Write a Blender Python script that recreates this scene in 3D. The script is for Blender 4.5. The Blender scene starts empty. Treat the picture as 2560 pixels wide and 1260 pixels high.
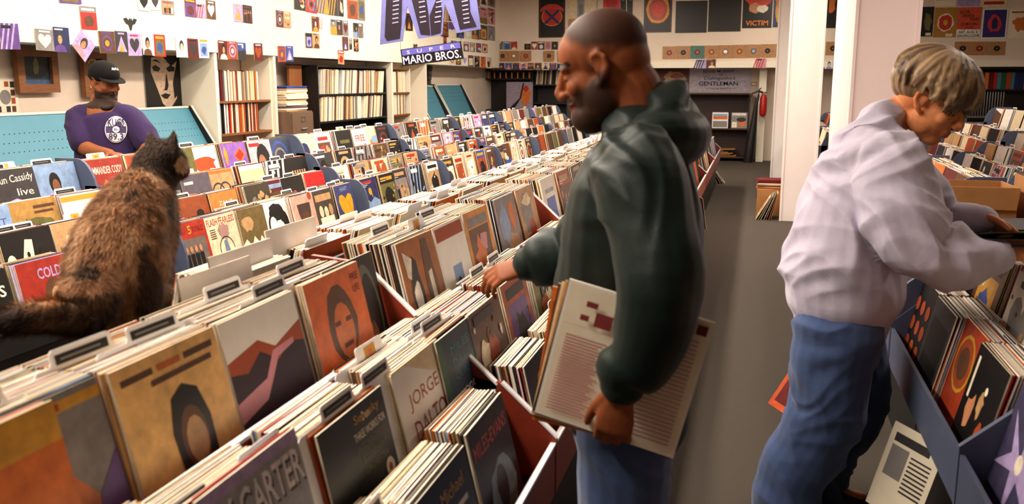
import bpy, bmesh, math, random
from mathutils import Vector, Matrix, Quaternion, noise

random.seed(11)
SC = bpy.context.scene
COL = SC.collection

# ------------------------------------------------------------------ camera
F_PX, CAM_H = 2258.0, 1.58
YAW, PITCH = math.radians(15.0), math.atan(425 / 2258.0)
C_R = Vector((math.cos(YAW), math.sin(YAW), 0))
C_F = Vector((-math.sin(YAW) * math.cos(PITCH), math.cos(YAW) * math.cos(PITCH), -math.sin(PITCH)))
C_U = C_R.cross(C_F)
cam_d = bpy.data.cameras.new('camera')
cam_d.sensor_width = 36.0
cam_d.lens = F_PX / 2560 * 36.0
cam_d.clip_start = 0.05
cam_d.dof.use_dof = True
cam_d.dof.focus_distance = 5.5
cam_d.dof.aperture_fstop = 4.2
cam = bpy.data.objects.new('camera', cam_d)
COL.objects.link(cam)
cam.matrix_world = Matrix((
    (C_R.x, C_U.x, -C_F.x, 0), (C_R.y, C_U.y, -C_F.y, 0), (C_R.z, C_U.z, -C_F.z, CAM_H), (0, 0, 0, 1)))
SC.camera = cam

# ------------------------------------------------------------------ world, lamps, exposure
w = bpy.data.worlds.new('world')
SC.world = w
w.use_nodes = True
w.node_tree.nodes['Background'].inputs[0].default_value = (1.0, 0.9, 0.82, 1)
w.node_tree.nodes['Background'].inputs[1].default_value = 0.05
SC.view_settings.view_transform = 'Standard'
SC.view_settings.look = 'None'
SC.view_settings.exposure = 0.16
SC.view_settings.gamma = 1.0
SC.view_settings.use_curve_mapping = False
CEIL = 3.4


def lamp(name, loc, sx, sy, power, color=(1, 0.88, 0.74), rot=(0, 0, 0)):
    d = bpy.data.lights.new(name, 'AREA')
    d.shape = 'RECTANGLE'
    d.size, d.size_y, d.energy, d.color = sx, sy, power, color
    o = bpy.data.objects.new(name, d)
    o.location, o.rotation_euler = loc, rot
    COL.objects.link(o)
    return o


LAMPS = [  # ceiling fluorescent runs: x, y, length along y, power
    (-2.0, 1.9, 3.6, 215), (-2.4, 6.4, 3.8, 215), (-2.4, 11.0, 3.8, 175), (-2.4, 15.3, 3.0, 110),
    (-4.2, 3.6, 3.0, 58), (-4.2, 7.4, 3.4, 66), (-4.2, 11.6, 3.4, 58),
    (2.3, 5.4, 2.6, 60), (-0.2, 10.6, 3.0, 75), (2.8, 10.4, 3.6, 75), (0.4, 16.6, 2.2, 45)]
for lx, ly, ll, lp in LAMPS:
    lamp('ceiling_lamp_light', (lx, ly, CEIL - 0.13), 0.24, ll, lp)

# ------------------------------------------------------------------ colours and materials


def lin(c):
    return tuple((v / 255 / 12.92) if v / 255 <= 0.04045 else ((v / 255 + 0.055) / 1.055) ** 2.4 for v in c)


PAL = dict(white=(240, 234, 226), cream=(228, 208, 172), tan=(190, 148, 102), orange=(206, 108, 40), rust=(164, 70, 32),
           red=(176, 36, 28), maroon=(96, 26, 26), brown=(92, 58, 36), black=(18, 15, 14), charcoal=(52, 48, 50),
           navy=(34, 40, 84), blue=(58, 78, 150), sky=(132, 158, 196), purple=(92, 62, 130), lilac=(172, 152, 200),
           pink=(206, 140, 150), teal=(64, 122, 132), green=(40, 84, 60), olive=(104, 98, 50), gold=(206, 150, 46),
           grey=(130, 124, 122), skin=(196, 132, 92), bone=(236, 224, 200))
CNAME = dict(sky='pale blue', bone='bone white', skin='peach', gold='golden yellow', rust='rust brown', cream='cream')
LINPAL = {k: lin(v) for k, v in PAL.items()}


def colr(c):
    if isinstance(c, str):
        return LINPAL[c]
    return lin(c)


MATS = {}


def mat(name, color=(200, 200, 200), rough=0.6, attr=False, mottle=0.0, mscale=20.0, bump=0.0, bscale=80.0, metal=0.0,
        spec=0.4, emit=0.0, stretch=None, bump_d=0.002, sheen=0.0, trans=0.0):
    if name in MATS:
        return MATS[name]
    m = bpy.data.materials.new(name)
    m.use_nodes = True
    nt = m.node_tree
    b = nt.nodes['Principled BSDF']
    b.inputs['Roughness'].default_value = rough
    b.inputs['Metallic'].default_value = metal
    b.inputs['Specular IOR Level'].default_value = spec
    if sheen:
        b.inputs['Sheen Weight'].default_value = sheen
    if trans:
        b.inputs['Transmission Weight'].default_value = trans
    lc = (*lin(color), 1)
    b.inputs['Base Color'].default_value = lc
    tc = nt.nodes.new('ShaderNodeTexCoord')
    mp = nt.nodes.new('ShaderNodeMapping')
    nt.links.new(tc.outputs['Object'], mp.inputs['Vector'])
    if stretch:
        mp.inputs['Scale'].default_value = stretch
    src = None
    if attr:
        a = nt.nodes.new('ShaderNodeAttribute')
        a.attribute_name = 'Col'
        src = a.outputs['Color']
    if mottle > 0:
        n = nt.nodes.new('ShaderNodeTexNoise')
        n.inputs['Scale'].default_value = mscale
        n.inputs['Detail'].default_value = 7
        n.inputs['Roughness'].default_value = 0.62
        if attr:   # every printed thing gets its own patch of grain
            oi = nt.nodes.new('ShaderNodeObjectInfo')
            cx = nt.nodes.new('ShaderNodeVectorMath')
            cx.operation = 'SCALE'
            cx.inputs[0].default_value = (37, 91, 53)
            nt.links.new(oi.outputs['Random'], cx.inputs['Scale'])
            ad = nt.nodes.new('ShaderNodeVectorMath')
            nt.links.new(mp.outputs[0], ad.inputs[0])
            nt.links.new(cx.outputs[0], ad.inputs[1])
            nt.links.new(ad.outputs[0], n.inputs['Vector'])
        else:
            nt.links.new(mp.outputs[0], n.inputs['Vector'])
        r = nt.nodes.new('ShaderNodeMapRange')
        r.inputs['From Min'].default_value = 0.25
        r.inputs['From Max'].default_value = 0.75
        r.inputs['To Min'].default_value = 1 - mottle
        r.inputs['To Max'].default_value = 1 + mottle * 0.8
        nt.links.new(n.outputs['Fac'], r.inputs['Value'])
        mx = nt.nodes.new('ShaderNodeVectorMath')
        mx.operation = 'SCALE'
        if src:
            nt.links.new(src, mx.inputs[0])
        else:
            mx.inputs[0].default_value = lc[:3]
        nt.links.new(r.outputs[0], mx.inputs['Scale'])
        src = mx.outputs[0]
    if src:
        nt.links.new(src, b.inputs['Base Color'])
    if bump > 0:
        n2 = nt.nodes.new('ShaderNodeTexNoise')
        n2.inputs['Scale'].default_value = bscale
        n2.inputs['Detail'].default_value = 4
        nt.links.new(mp.outputs[0], n2.inputs['Vector'])
        bp = nt.nodes.new('ShaderNodeBump')
        bp.inputs['Strength'].default_value = bump
        bp.inputs['Distance'].default_value = bump_d
        nt.links.new(n2.outputs['Fac'], bp.inputs['Height'])
        nt.links.new(bp.outputs[0], b.inputs['Normal'])
    if emit:
        b.inputs['Emission Color'].default_value = lc
        b.inputs['Emission Strength'].default_value = emit
    MATS[name] = m
    return m


PRINT = mat('printed_card', attr=True, rough=0.40, mottle=0.34, mscale=24.0, spec=0.35)
FLAT = mat('plain_card', attr=True, rough=0.55, mottle=0.10, mscale=9.0, spec=0.3)
PAPER = mat('paper_edges', attr=True, rough=0.75, mottle=0.16, mscale=40.0, spec=0.2)
SKIN = mat('skin', attr=True, rough=0.6, mottle=0.10, mscale=60, bump=0.2, bscale=350, spec=0.25, bump_d=0.001)
WALL = mat('wall_paint', (224, 206, 188), 0.7, mottle=0.05, mscale=3, bump=0.15, bscale=60)
SOFFIT = mat('soffit_paint', (236, 226, 206), 0.7, mottle=0.04, mscale=4, bump=0.2, bscale=30)
WHITE = mat('white_plastic', (240, 238, 240), 0.35, mottle=0.03, mscale=30)
BLUEP = mat('blue_grey_panel', (76, 84, 108), 0.5, mottle=0.12, mscale=12)
BLACKP = mat('black_panel', (22, 20, 20), 0.5, mottle=0.2, mscale=10)
DARKW = mat('dark_stained_wood', (58, 34, 24), 0.5, mottle=0.3, mscale=8, stretch=(6, 1, 1))
REDW = mat('red_stained_wood', (128, 44, 24), 0.45, mottle=0.25, mscale=9, stretch=(1, 5, 1))
WOOD = mat('brown_wood', (134, 82, 44), 0.5, mottle=0.3, mscale=10, stretch=(1, 1, 6))
TEAL = mat('teal_pegboard', (68, 126, 146), 0.55, mottle=0.06, mscale=6)
METAL = mat('brown_metal', (126, 100, 82), 0.4, metal=0.3, mottle=0.08)
STEEL = mat('dull_steel', (150, 146, 142), 0.35, metal=0.8)
CARDB = mat('cardboard', (168, 116, 66), 0.75, mottle=0.12, mscale=14, bump=0.2, bscale=40)
VINYL = mat('vinyl', (14, 13, 14), 0.22, spec=0.6, bump=0.1, bscale=300)


# ------------------------------------------------------------------ pixel helpers (a direction; distance comes from what a thing touches)


def ray(x, y):
    return C_R * ((x - 1280) / F_PX) + C_U * ((630 - y) / F_PX) + C_F


def onX(x, y, X):
    d = ray(x, y)
    return Vector((0, 0, CAM_H)) + d * (X / d.x)


def onY(x, y, Y):
    d = ray(x, y)
    return Vector((0, 0, CAM_H)) + d * (Y / d.y)


def onZ(x, y, Z):
    d = ray(x, y)
    return Vector((0, 0, CAM_H)) + d * ((Z - CAM_H) / d.z)


# ------------------------------------------------------------------ mesh helpers
class MB:
    def __init__(s):
        s.v, s.f, s.c, s.sm = [], [], [], []

    def add(s, vs, fs, col=None, smooth=False):
        k = len(s.v)
        s.v += [tuple(q) for q in vs]
        for f in fs:
            s.f.append(tuple(i + k for i in f))
            s.c.append(col)
            s.sm.append(smooth)
        return s

    def box(s, lo, hi, col=None, M=None):
        (a, b, c), (d, e, f) = lo, hi
        vs = [Vector(q) for q in ((a, b, c), (d, b, c), (d, e, c), (a, e, c), (a, b, f), (d, b, f), (d, e, f), (a, e, f))]
        if M is not None:
            vs = [M @ q for q in vs]
        return s.add(vs, [(0, 3, 2, 1), (4, 5, 6, 7), (0, 1, 5, 4), (1, 2, 6, 5), (2, 3, 7, 6), (3, 0, 4, 7)], col)

    def prism(s, pts, y0, y1, col=None, M=None, axis='y', smooth=False):
        """outline pts (a, b) extruded along an axis: y -> (a, t, b), x -> (t, a, b), z -> (a, b, t)"""
        def mk(p, t):
            q = {'y': (p[0], t, p[1]), 'x': (t, p[0], p[1]), 'z': (p[0], p[1], t)}[axis]
            return M @ Vector(q) if M is not None else Vector(q)
        n = len(pts)
        vs = [mk(p, y0) for p in pts] + [mk(p, y1) for p in pts]
        s.add(vs, [tuple(range(n)), tuple(range(2 * n - 1, n - 1, -1))], col)
        k = len(s.v) - 2 * n
        for i in range(n):
            j = (i + 1) % n
            s.f.append((k + i, k + n + i, k + n + j, k + j))
            s.c.append(col)
            s.sm.append(smooth)
        return s

    def tube(s, pts, rad, n=10, col=None, cap=True, up=(0, 0, 1), smooth=True):
        """pts: centres, rad: radius or (r_side, r_up) per point; closed with rounded ends"""
        P = [Vector(p) for p in pts]
        R = [(r, r) if not isinstance(r, (tuple, list)) else r for r in (rad if isinstance(rad, (list, tuple)) else [rad] * len(P))]
        rings = []
        m = len(P)
        upv = Vector(up)
        prevs = None
        for i in range(m):
            t = (P[min(i + 1, m - 1)] - P[max(i - 1, 0)]).normalized()
            side = t.cross(upv)
            if side.length < 0.05:
                side = prevs or t.cross(Vector((0, 1, 0.01)))
            side.normalize()
            if prevs and side.dot(prevs) < 0:
                side = -side
            prevs = side
            u = side.cross(t)
            rings.append((P[i], side, u, R[i], t))
        seq = []
        if cap:
            p, sd, u, r, t = rings[0]
            rr = min(r)
            for a in (80, 50, 25):
                q = math.radians(a)
                seq.append((p - t * rr * math.sin(q), sd, u, (r[0] * math.cos(q), r[1] * math.cos(q))))
        seq += [(a, b, c, d) for a, b, c, d, e in rings]
        if cap:
            p, sd, u, r, t = rings[-1]
            rr = min(r)
            for a in (25, 50, 80):
                q = math.radians(a)
                seq.append((p + t * rr * math.sin(q), sd, u, (r[0] * math.cos(q), r[1] * math.cos(q))))
        vs = []
        for p, sd, u, r in seq:
            for k in range(n):
                a = 2 * math.pi * k / n
                vs.append(p + sd * (r[0] * math.cos(a)) + u * (r[1] * math.sin(a)))
        fs = []
        L = len(seq)
        for i in range(L - 1):
            for k in range(n):
                k2 = (k + 1) % n
                fs.append((i * n + k, i * n + k2, (i + 1) * n + k2, (i + 1) * n + k))
        fs.append(tuple(range(n - 1, -1, -1)))
        fs.append(tuple((L - 1) * n + k for k in range(n)))
        return s.add(vs, fs, col, smooth)

    def ell(s, c, r, M=None, n=30, m=20, col=None):
        vs = []
        c = Vector(c)
        for i in range(m + 1):
            th = math.pi * (0.02 + 0.96 * i / m)
            for k in range(n):
                a = 2 * math.pi * k / n
                q = Vector((r[0] * math.sin(th) * math.cos(a), r[1] * math.sin(th) * math.sin(a), r[2] * math.cos(th))) + c
                vs.append(M @ q if M is not None else q)
        fs = []
        for i in range(m):
            for k in range(n):
                k2 = (k + 1) % n
                fs.append((i * n + k, (i + 1) * n + k, (i + 1) * n + k2, i * n + k2))
        fs.append(tuple(range(n)))
        fs.append(tuple(m * n + k for k in range(n - 1, -1, -1)))
        return s.add(vs, fs, col, True)

    def mesh(s, name, material):
        me = bpy.data.meshes.new(name)
        me.from_pydata(s.v, [], s.f)
        if any(c is not None for c in s.c):
            at = me.attributes.new('Col', 'FLOAT_COLOR', 'FACE')
            buf = []
            for c in s.c:
                cc = colr(c if c is not None else 'grey')
                buf += [cc[0], cc[1], cc[2], 1.0]
            at.data.foreach_set('color', buf)
        me.polygons.foreach_set('use_smooth', s.sm)
        me.materials.append(material)
        me.update()
        return me

    def build(s, name, material, parent=None, M=None):
        o = bpy.data.objects.new(name, s.mesh(name, material))
        COL.objects.link(o)
        if M is not None:
            o.matrix_world = M
        if parent is not None:
            o.parent = parent
        return o


def tag(o, label=None, cat=None, group=None, kind=None):
    if label:
        o['label'] = label
    if cat:
        o['category'] = cat
    if group:
        o['group'] = group
    if kind:
        o['kind'] = kind
    return o


def empty(name, loc=(0, 0, 0), rz=0.0, label=None, cat=None, group=None):
    o = bpy.data.objects.new(name, None)
    o.empty_display_size = 0.1
    COL.objects.link(o)
    o.location, o.rotation_euler = loc, (0, 0, rz)
    return tag(o, label, cat, group)


def arc(cx, cy, rx, ry, a0, a1, n=10):
    return [(cx + rx * math.cos(math.radians(a0 + (a1 - a0) * i / n)), cy + ry * math.sin(math.radians(a0 + (a1 - a0) * i / n))) for i in range(n + 1)]


def circ(cx, cy, rx, ry=None, n=14):
    return arc(cx, cy, rx, ry or rx, 0, 360 - 360 / n, n - 1)


TEXTC = {}


def text_polys(s, bold=0.0):
    """flat glyph outlines of a word, fitted to the unit square"""
    k = (s, bold)
    if k in TEXTC:
        return TEXTC[k]
    cu = bpy.data.curves.new('t', 'FONT')
    cu.body = s
    cu.resolution_u = 2
    cu.offset = bold
    cu.align_x = 'CENTER'
    ob = bpy.data.objects.new('t', cu)
    COL.objects.link(ob)
    bpy.context.view_layer.update()
    me = bpy.data.meshes.new_from_object(ob.evaluated_get(bpy.context.evaluated_depsgraph_get()))
    vs = [(v.co.x, v.co.y) for v in me.vertices]
    fs = [tuple(p.vertices) for p in me.polygons]
    bpy.data.objects.remove(ob)
    bpy.data.curves.remove(cu)
    bpy.data.meshes.remove(me)
    x0, x1 = min(v[0] for v in vs), max(v[0] for v in vs)
    y0, y1 = min(v[1] for v in vs), max(v[1] for v in vs)
    vs = [((x - x0) / (x1 - x0), (y - y0) / max(y1 - y0, 1e-6)) for x, y in vs]
    TEXTC[k] = (vs, fs)
    return TEXTC[k]

# ------------------------------------------------------------------ the room
SX, SY, SZ = -5.25, 18.6, 1.87          # soffit faces and underside
WX, WY = -5.67, 19.5                     # recess walls
RX, FY = 8.0, -3.5


def struct(name, lo, hi, m, label=None, cat=None):
    o = MB().box(lo, hi).build(name, m)
    return tag(o, label, cat, kind='structure')


CARPET = mat('carpet', (70, 62, 54), 0.9, mottle=0.32, mscale=170, bump=0.6, bscale=420, spec=0.25, bump_d=0.004)
struct('floor', (WX - 0.1, FY, -0.1), (RX + 0.1, WY + 0.1, 0), CARPET, 'dark grey flecked shop carpet along the aisle', 'floor')
struct('ceiling', (WX - 0.1, FY, CEIL), (RX + 0.1, WY + 0.1, CEIL + 0.1), WALL, 'pale flat shop ceiling above the record bins', 'ceiling')
struct('wall_left', (WX - 0.1, FY, 0), (WX, WY + 0.1, CEIL), WALL, 'cream wall behind the clerk and record shelves', 'wall')
struct('wall_back', (WX, WY, 0), (RX, WY + 0.1, CEIL), WALL, 'far cream wall under the poster band', 'wall')
struct('wall_right', (RX, FY, 0), (RX + 0.1, WY + 0.1, CEIL), WALL, 'cream side wall beyond the right bins', 'wall')
struct('wall_front', (WX, FY - 0.1, 0), (RX, FY, CEIL), WALL, 'cream front wall of the record shop', 'wall')
struct('trim_1', (WX, FY, SZ), (SX, WY, CEIL), SOFFIT, 'cream soffit pinned with small sleeves over the clerk', 'soffit')
struct('trim_2', (SX, SY, SZ), (RX, WY, CEIL), WALL, 'tan poster soffit along the far wall', 'soffit')
# small ledge under the soffits
struct('trim_3', (SX, SY - 0.03, SZ - 0.015), (RX, SY, SZ + 0.10), SOFFIT, 'narrow pale ledge strip under the far posters', 'trim')
# partitions of the left wall recess: white uprights that stand out to the soffit face
PARTS = [8.16, 9.32, 12.75, 14.2]
for i, yy in enumerate(PARTS):
    o = MB().box((WX + 0.01, yy - 0.025, 0), (SX - 0.01, yy + 0.025, SZ - 0.002)).build('trim_%d' % (4 + i), SOFFIT)
    tag(o, ['white upright partition beside the tall record shelf', 'white upright partition beside the filing cabinet',
            'white upright partition between the black bookcase and narrow shelf', 'white upright partition by the blue corner bins'][i], 'partition', kind='structure')


def pillar(n, x0, x1, y0, y1, label, m):
    o = MB().box((x0, y0, 0), (x1, y1, CEIL)).build('wall_pillar_%d' % n, m)
    b = MB()
    for (a, c) in ((x0, y0), (x1, y0)):
        b.box((a - 0.012, c - 0.012, 0), (a + 0.012, c + 0.012, CEIL - 0.002))
    b.build('corner_strip', m, o)
    return tag(o, label, 'pillar', kind='structure')


PILW = mat('pillar_paint', (246, 236, 232), 0.6, mottle=0.04, mscale=2, bump=0.1, bscale=50)
PILP = mat('pillar_pink_paint', (232, 210, 210), 0.65, mottle=0.04, mscale=2, bump=0.1, bscale=50)
pillar(1, 0.32, 0.68, 10.8, 11.2, 'white square pillar standing on the carpet beside leaning records', PILW)
pillar(2, 0.27, 0.62, 15.4, 15.8, 'slim white pillar farther down the aisle', PILW)
pillar(3, 0.745, 1.22, 8.0, 10.1, 'broad pinkish pillar rising from the right hand bins', PILP)

# ceiling fluorescent fixtures
TUBE = mat('lamp_tube', (255, 240, 220), 0.4, emit=6.0)
for i, (lx, ly, ll, lp) in enumerate(LAMPS):
    t = empty('ceiling_lamp', (lx, ly, CEIL), 0, 'long white fluorescent ceiling fixture above the record bins', 'lamp', 'ceiling fixtures')
    MB().prism([(-0.14, 0), (0.14, 0), (0.11, -0.06), (-0.11, -0.06)], -ll / 2, ll / 2).build('housing', WHITE, t)
    for s in (-0.055, 0.055):
        MB().tube([(s, -ll / 2 + 0.05, -0.082), (s, ll / 2 - 0.05, -0.082)], 0.016, 8).build('tube', TUBE, t)

# far right door frame and door post beside the extinguisher
dl = empty('door_1', (0, 0, 0))
MB().box((0.02, 18.9, 0), (0.16, 19.05, SZ - 0.02)).build('door_post', SOFFIT, dl)
MB().box((0.16, 19.2, 0), (1.0, 19.25, SZ - 0.02)).build('door_leaf', WALL, dl)
tag(dl, 'pale door and white post at the end of the aisle', 'door', kind='structure')

# ------------------------------------------------------------------ printed covers
LP, TH = 0.315, 0.0042


def cover_mesh(name, ground, D, w=LP, h=LP, t=TH, edge='bone', back=None, material=None, M=None):
    """a sleeve: origin at the middle of its lower edge, front towards -y; D lists flat print, each layer proud of the last"""
    b = MB()
    b.box((-w / 2, -t / 2, 0), (w / 2, t / 2, h), edge)
    b.c[-4] = ground          # front
    b.c[-2] = back or ground  # back
    y = -t / 2
    for d in D:
        y -= 0.00022
        if d[0] == 'text':
            _, s, x0, y0, ww, hh, c = d[:7]
            vs, fs = text_polys(s, d[7] if len(d) > 7 else 0.0)
            sl = d[8] if len(d) > 8 else 0.0
            b.add([((x0 + ww * p[0] - 0.5) * w, y, (y0 + hh * p[1] + sl * p[0]) * h) for p in vs], fs, c)
        else:
            pts, c = d[1], d[2]
            b.add([((p[0] - 0.5) * w, y, p[1] * h) for p in pts], [tuple(range(len(pts)))], c)
    return b.mesh(name, material or (FLAT if ground in ('white', 'bone') else PRINT))


def P(pts, c):
    return ('poly', pts, c)


def R_(x0, y0, x1, y1, c):
    return ('poly', [(x0, y0), (x1, y0), (x1, y1), (x0, y1)], c)


def T(s, x, y, w_, h_, c, bold=0.0, slope=0.0):
    return ('text', s, x, y, w_, h_, c, bold, slope)


def wob(cx, cy, rx, ry, rnd, n=12, j=0.3):
    return [(cx + rx * math.cos(2 * math.pi * i / n) * (1 + rnd.uniform(-j, j)), cy + ry * math.sin(2 * math.pi * i / n) * (1 + rnd.uniform(-j, j))) for i in range(n)]


def m_portrait(g, a, r):
    cx = r.uniform(.38, .62)
    hair = r.choice(['black', 'brown', 'charcoal'])
    sk = r.choice(['skin', 'tan', 'cream'])
    return [P([(cx - .4, 0), (cx - .3, .22), (cx - .1, .3), (cx + .1, .3), (cx + .3, .22), (cx + .4, 0)], a),
            P(circ(cx, .57, .2, .26), hair), P(circ(cx + .01, .5, .135, .18), sk), R_(cx - .09, .53, cx - .03, .555, 'black'), R_(cx + .04, .53, cx + .1, .555, 'black'), R_(.08, .88, .6, .94, r.choice(['white', 'gold', a]))]


def m_figures(g, a, r):
    L = [R_(.06, .06, .94, .74, r.choice(['charcoal', 'brown', 'tan', 'grey']))]
    for k in range(4):
        x = .2 + .2 * k + r.uniform(-.03, .03)
        h_ = r.uniform(.5, .6)
        L += [P([(x - .07, .08), (x + .07, .08), (x + .09, h_ - .08), (x - .09, h_ - .08)], r.choice([a, 'black', 'white'])), P(circ(x, h_, .05, .07, 8), 'skin')]
    return L + [R_(.1, .82, .8, .92, a)]


def m_landscape(g, a, r):
    hz = r.uniform(.3, .5)
    return [P([(0, 0), (1, 0), (1, hz), (.7, hz + .12), (.45, hz), (.2, hz + .08), (0, hz)], a), P(circ(r.uniform(.3, .7), hz + .28, .1), r.choice(['gold', 'white', 'red'])), R_(.1, .86, .7, .93, r.choice(['white', 'black', 'red']))]


def m_disc(g, a, r):
    return [P(circ(.5, .46, .36), a), P(circ(.5, .46, .26), g), P(circ(.5, .46, .14), r.choice(['gold', 'white', 'red', 'black'])), R_(.2, .88, .8, .95, a)]


def m_stripes(g, a, r):
    return [P([(x, 0), (x + .1, 0), (x + .4, 1), (x + .3, 1)], a) for x in (-.3, -.05, .2, .45)] + [R_(.1, .8, .6, .92, r.choice(['white', 'black']))]


def m_frame(g, a, r):
    return [R_(.14, .08, .86, .74, a), P(wob(.5, .4, .22, .22, r), r.choice(['black', 'cream', 'rust', 'blue'])), R_(.14, .8, .86, .92, r.choice(['black', 'white', 'red', 'gold']))]


def m_blotch(g, a, r):
    L = []
    for k in range(9):
        L.append(P(wob(r.uniform(.2, .8), r.uniform(.2, .75), r.uniform(.06, .2), r.uniform(.06, .2), r), r.choice([a, a, 'black', 'cream', 'rust', g])))
    return [P([(max(0, min(1, x)), max(0, min(1, y))) for x, y in d[1]], d[2]) for d in L] + [R_(.1, .86, .75, .95, a)]


def m_title(g, a, r):
    return [R_(0, .74, 1, 1, a), R_(.08, .82, .88, .92, r.choice(['white', 'black', 'gold'])), P(wob(.5, .36, .3, .26, r, 16, .15), r.choice([a, 'black', 'brown', 'cream']))]


def m_heart(g, a, r):
    return [P([(.5, .12), (.2, .42), (.14, .6), (.2, .74), (.33, .78), (.45, .72), (.5, .62), (.55, .72), (.67, .78), (.8, .74), (.86, .6), (.8, .42)], a), R_(.2, .86, .8, .93, r.choice(['white', 'red', 'black']))]


def m_wedge(g, a, r):
    return [P([(.1, .1), (.9, .1), (.5, .8)], a), P([(.3, .1), (.7, .1), (.5, .5)], r.choice(['black', 'gold', 'white'])), R_(.25, .86, .75, .94, a)]


def fine_print(g, a, r):
    """small scattered specks and lines that break a cover up as print does"""
    L = []
    for k in range(r.randint(5, 9)):
        x, y, s = r.uniform(.06, .9), r.uniform(.06, .84), r.uniform(.02, .07)
        L.append(P(wob(x, y, s, s * r.uniform(.5, 1.6), r, 6, .4), r.choice(['black', 'brown', 'bone', a, g, 'tan', 'charcoal'])))
    y = r.choice([.06, .78])
    for k in range(r.randint(1, 3)):
        L.append(R_(.06, y + .035 * k, r.uniform(.3, .7), y + .035 * k + .014, r.choice(['bone', 'black', a])))
    return L


MOTIF = dict(portrait=(m_portrait, 'head and shoulders'), figures=(m_figures, 'row of figures'), landscape=(m_landscape, 'skyline'),
             disc=(m_disc, 'ring'), stripes=(m_stripes, 'slanting stripes'), frame=(m_frame, 'framed panel'), blotch=(m_blotch, 'mottled picture'),
             title=(m_title, 'title band'), heart=(m_heart, 'heart shape'), wedge=(m_wedge, 'triangle'))
GROUNDS = ['cream', 'black', 'brown', 'rust', 'tan', 'charcoal', 'white', 'orange', 'maroon', 'purple', 'navy', 'olive', 'grey', 'white', 'bone', 'black', 'brown', 'charcoal', 'tan', 'bone', 'grey', 'lilac', 'black', 'brown', 'rust', 'cream', 'black', 'white']
ACC = ['gold', 'red', 'white', 'black', 'orange', 'sky', 'rust', 'purple', 'cream', 'tan', 'charcoal', 'brown', 'blue', 'lilac', 'maroon', 'bone', 'grey', 'olive']
USED = set()
DR = random.Random(5)


def random_cover():
    while True:
        g, a, k = DR.choice(GROUNDS), DR.choice(ACC), DR.choice(list(MOTIF))
        if g != a and (g, a, k) not in USED:
            USED.add((g, a, k))
            f, ph = MOTIF[k]
            return g, f(g, a, DR) + fine_print(g, a, DR), '%s record sleeve with %s %s' % (CNAME.get(g, g), CNAME.get(a, a), ph)


def place(me, name, M, label, cat, group=None):
    o = bpy.data.objects.new(name, me)
    COL.objects.link(o)
    o.matrix_world = M
    return tag(o, label, cat, group)


def stand(x, y, z, side, lean, roll=0.0, yaw=0.0):
    """matrix for a sleeve whose lower edge sits at (x,y,z); side=+1 faces +x, -1 faces -x, 0 faces -y"""
    rz = {1: math.pi / 2, -1: -math.pi / 2, 0: 0.0}[side] + yaw
    return Matrix.Translation((x, y, z)) @ Matrix.Rotation(rz, 4, 'Z') @ Matrix.Rotation(-lean, 4, 'X') @ Matrix.Rotation(roll, 4, 'Y')


EDGES = ['bone', 'cream', 'white', 'bone', 'cream', 'bone', 'cream', 'tan', 'tan', 'brown', 'charcoal', 'black', 'rust', 'red', 'sky', 'orange', 'grey', 'bone', 'white', 'bone']
STUFF = MB()
ER = random.Random(9)
NREC = [0]


def edge_box(M, w=LP, h=LP, t=TH, col=None):
    c = col or ER.choice(EDGES)
    STUFF.box((-w / 2, -t / 2, 0), (w / 2, t / 2, h), c, M)
    STUFF.c[-5] = ER.choice(['bone', 'cream', 'bone', 'white', c])   # the top edge shows paper
    STUFF.c[-4] = ER.choice(GROUNDS)


CARD_ME = {}


def divider_card(x, y, z, side, lean, yaw=0.0, tab=0.0, style='black', label=None, group=None, w=0.30, roll=0.0, h=0.345):
    """white plastic divider: a plate with a raised rounded tab carrying a dark label strip"""
    key = (round(tab, 2), style, w, h)
    if key not in CARD_ME:
        tw = 0.075
        c = tab * w
        sh = h - 0.028
        pts = [(-w / 2, 0), (w / 2, 0), (w / 2, sh - 0.01), (w / 2 - 0.01, sh)]
        if c + tw < w / 2 - 0.02:
            pts += [(c + tw + 0.006, sh)]
        pts += [(c + tw, sh + 0.008)] + arc(c + tw - 0.01, h - 0.01, 0.01, 0.01, 0, 90, 4) + arc(c - tw + 0.01, h - 0.01, 0.01, 0.01, 90, 180, 4) + [(c - tw, sh + 0.008)]
        if c - tw > -w / 2 + 0.02:
            pts += [(c - tw - 0.006, sh)]
        pts += [(-w / 2 + 0.01, sh), (-w / 2, sh - 0.01)]
        me = MB().prism(pts, -0.001, 0.001).mesh('divider_card', WHITE)
        s = MB()
        if style == 'red':
            rr = random.Random(len(CARD_ME))
            xx = c - tw + 0.012
            while xx < c + tw - 0.02:
                ww = rr.uniform(0.008, 0.016)
                s.box((xx, -0.0016, h - 0.024), (xx + ww, -0.0008, h - rr.uniform(0.006, 0.010)), 'maroon')
                xx += ww + 0.004
        elif style == 'orange':
            s.box((c - 0.03, -0.0016, h - 0.052), (c + 0.03, -0.0008, h - 0.008), 'gold')
            s.box((c - 0.012, -0.0020, h - 0.042), (c + 0.012, -0.0014, h - 0.018), 'orange')
        else:
            s.box((c - tw + 0.010, -0.0016, h - 0.028), (c + tw - 0.010, -0.0008, h - 0.010), 'black')
            s.box((c - tw + 0.022, -0.0020, h - 0.0205), (c + tw - 0.030, -0.0014, h - 0.0175), 'grey')
        CARD_ME[key] = (me, s.mesh('label_strip', FLAT))
    me, lm = CARD_ME[key]
    o = bpy.data.objects.new('divider_card', me)
    COL.objects.link(o)
    o.matrix_world = stand(x, y, z, side, lean, roll, yaw)
    lab = bpy.data.objects.new('label_strip', lm)
    COL.objects.link(lab)
    lab.parent = o
    return tag(o, label or 'white plastic divider card with %s' % {'black': 'black label strip', 'red': 'dark red hand lettering', 'orange': 'yellow and orange sticker'}[style], 'divider card', group)

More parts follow.
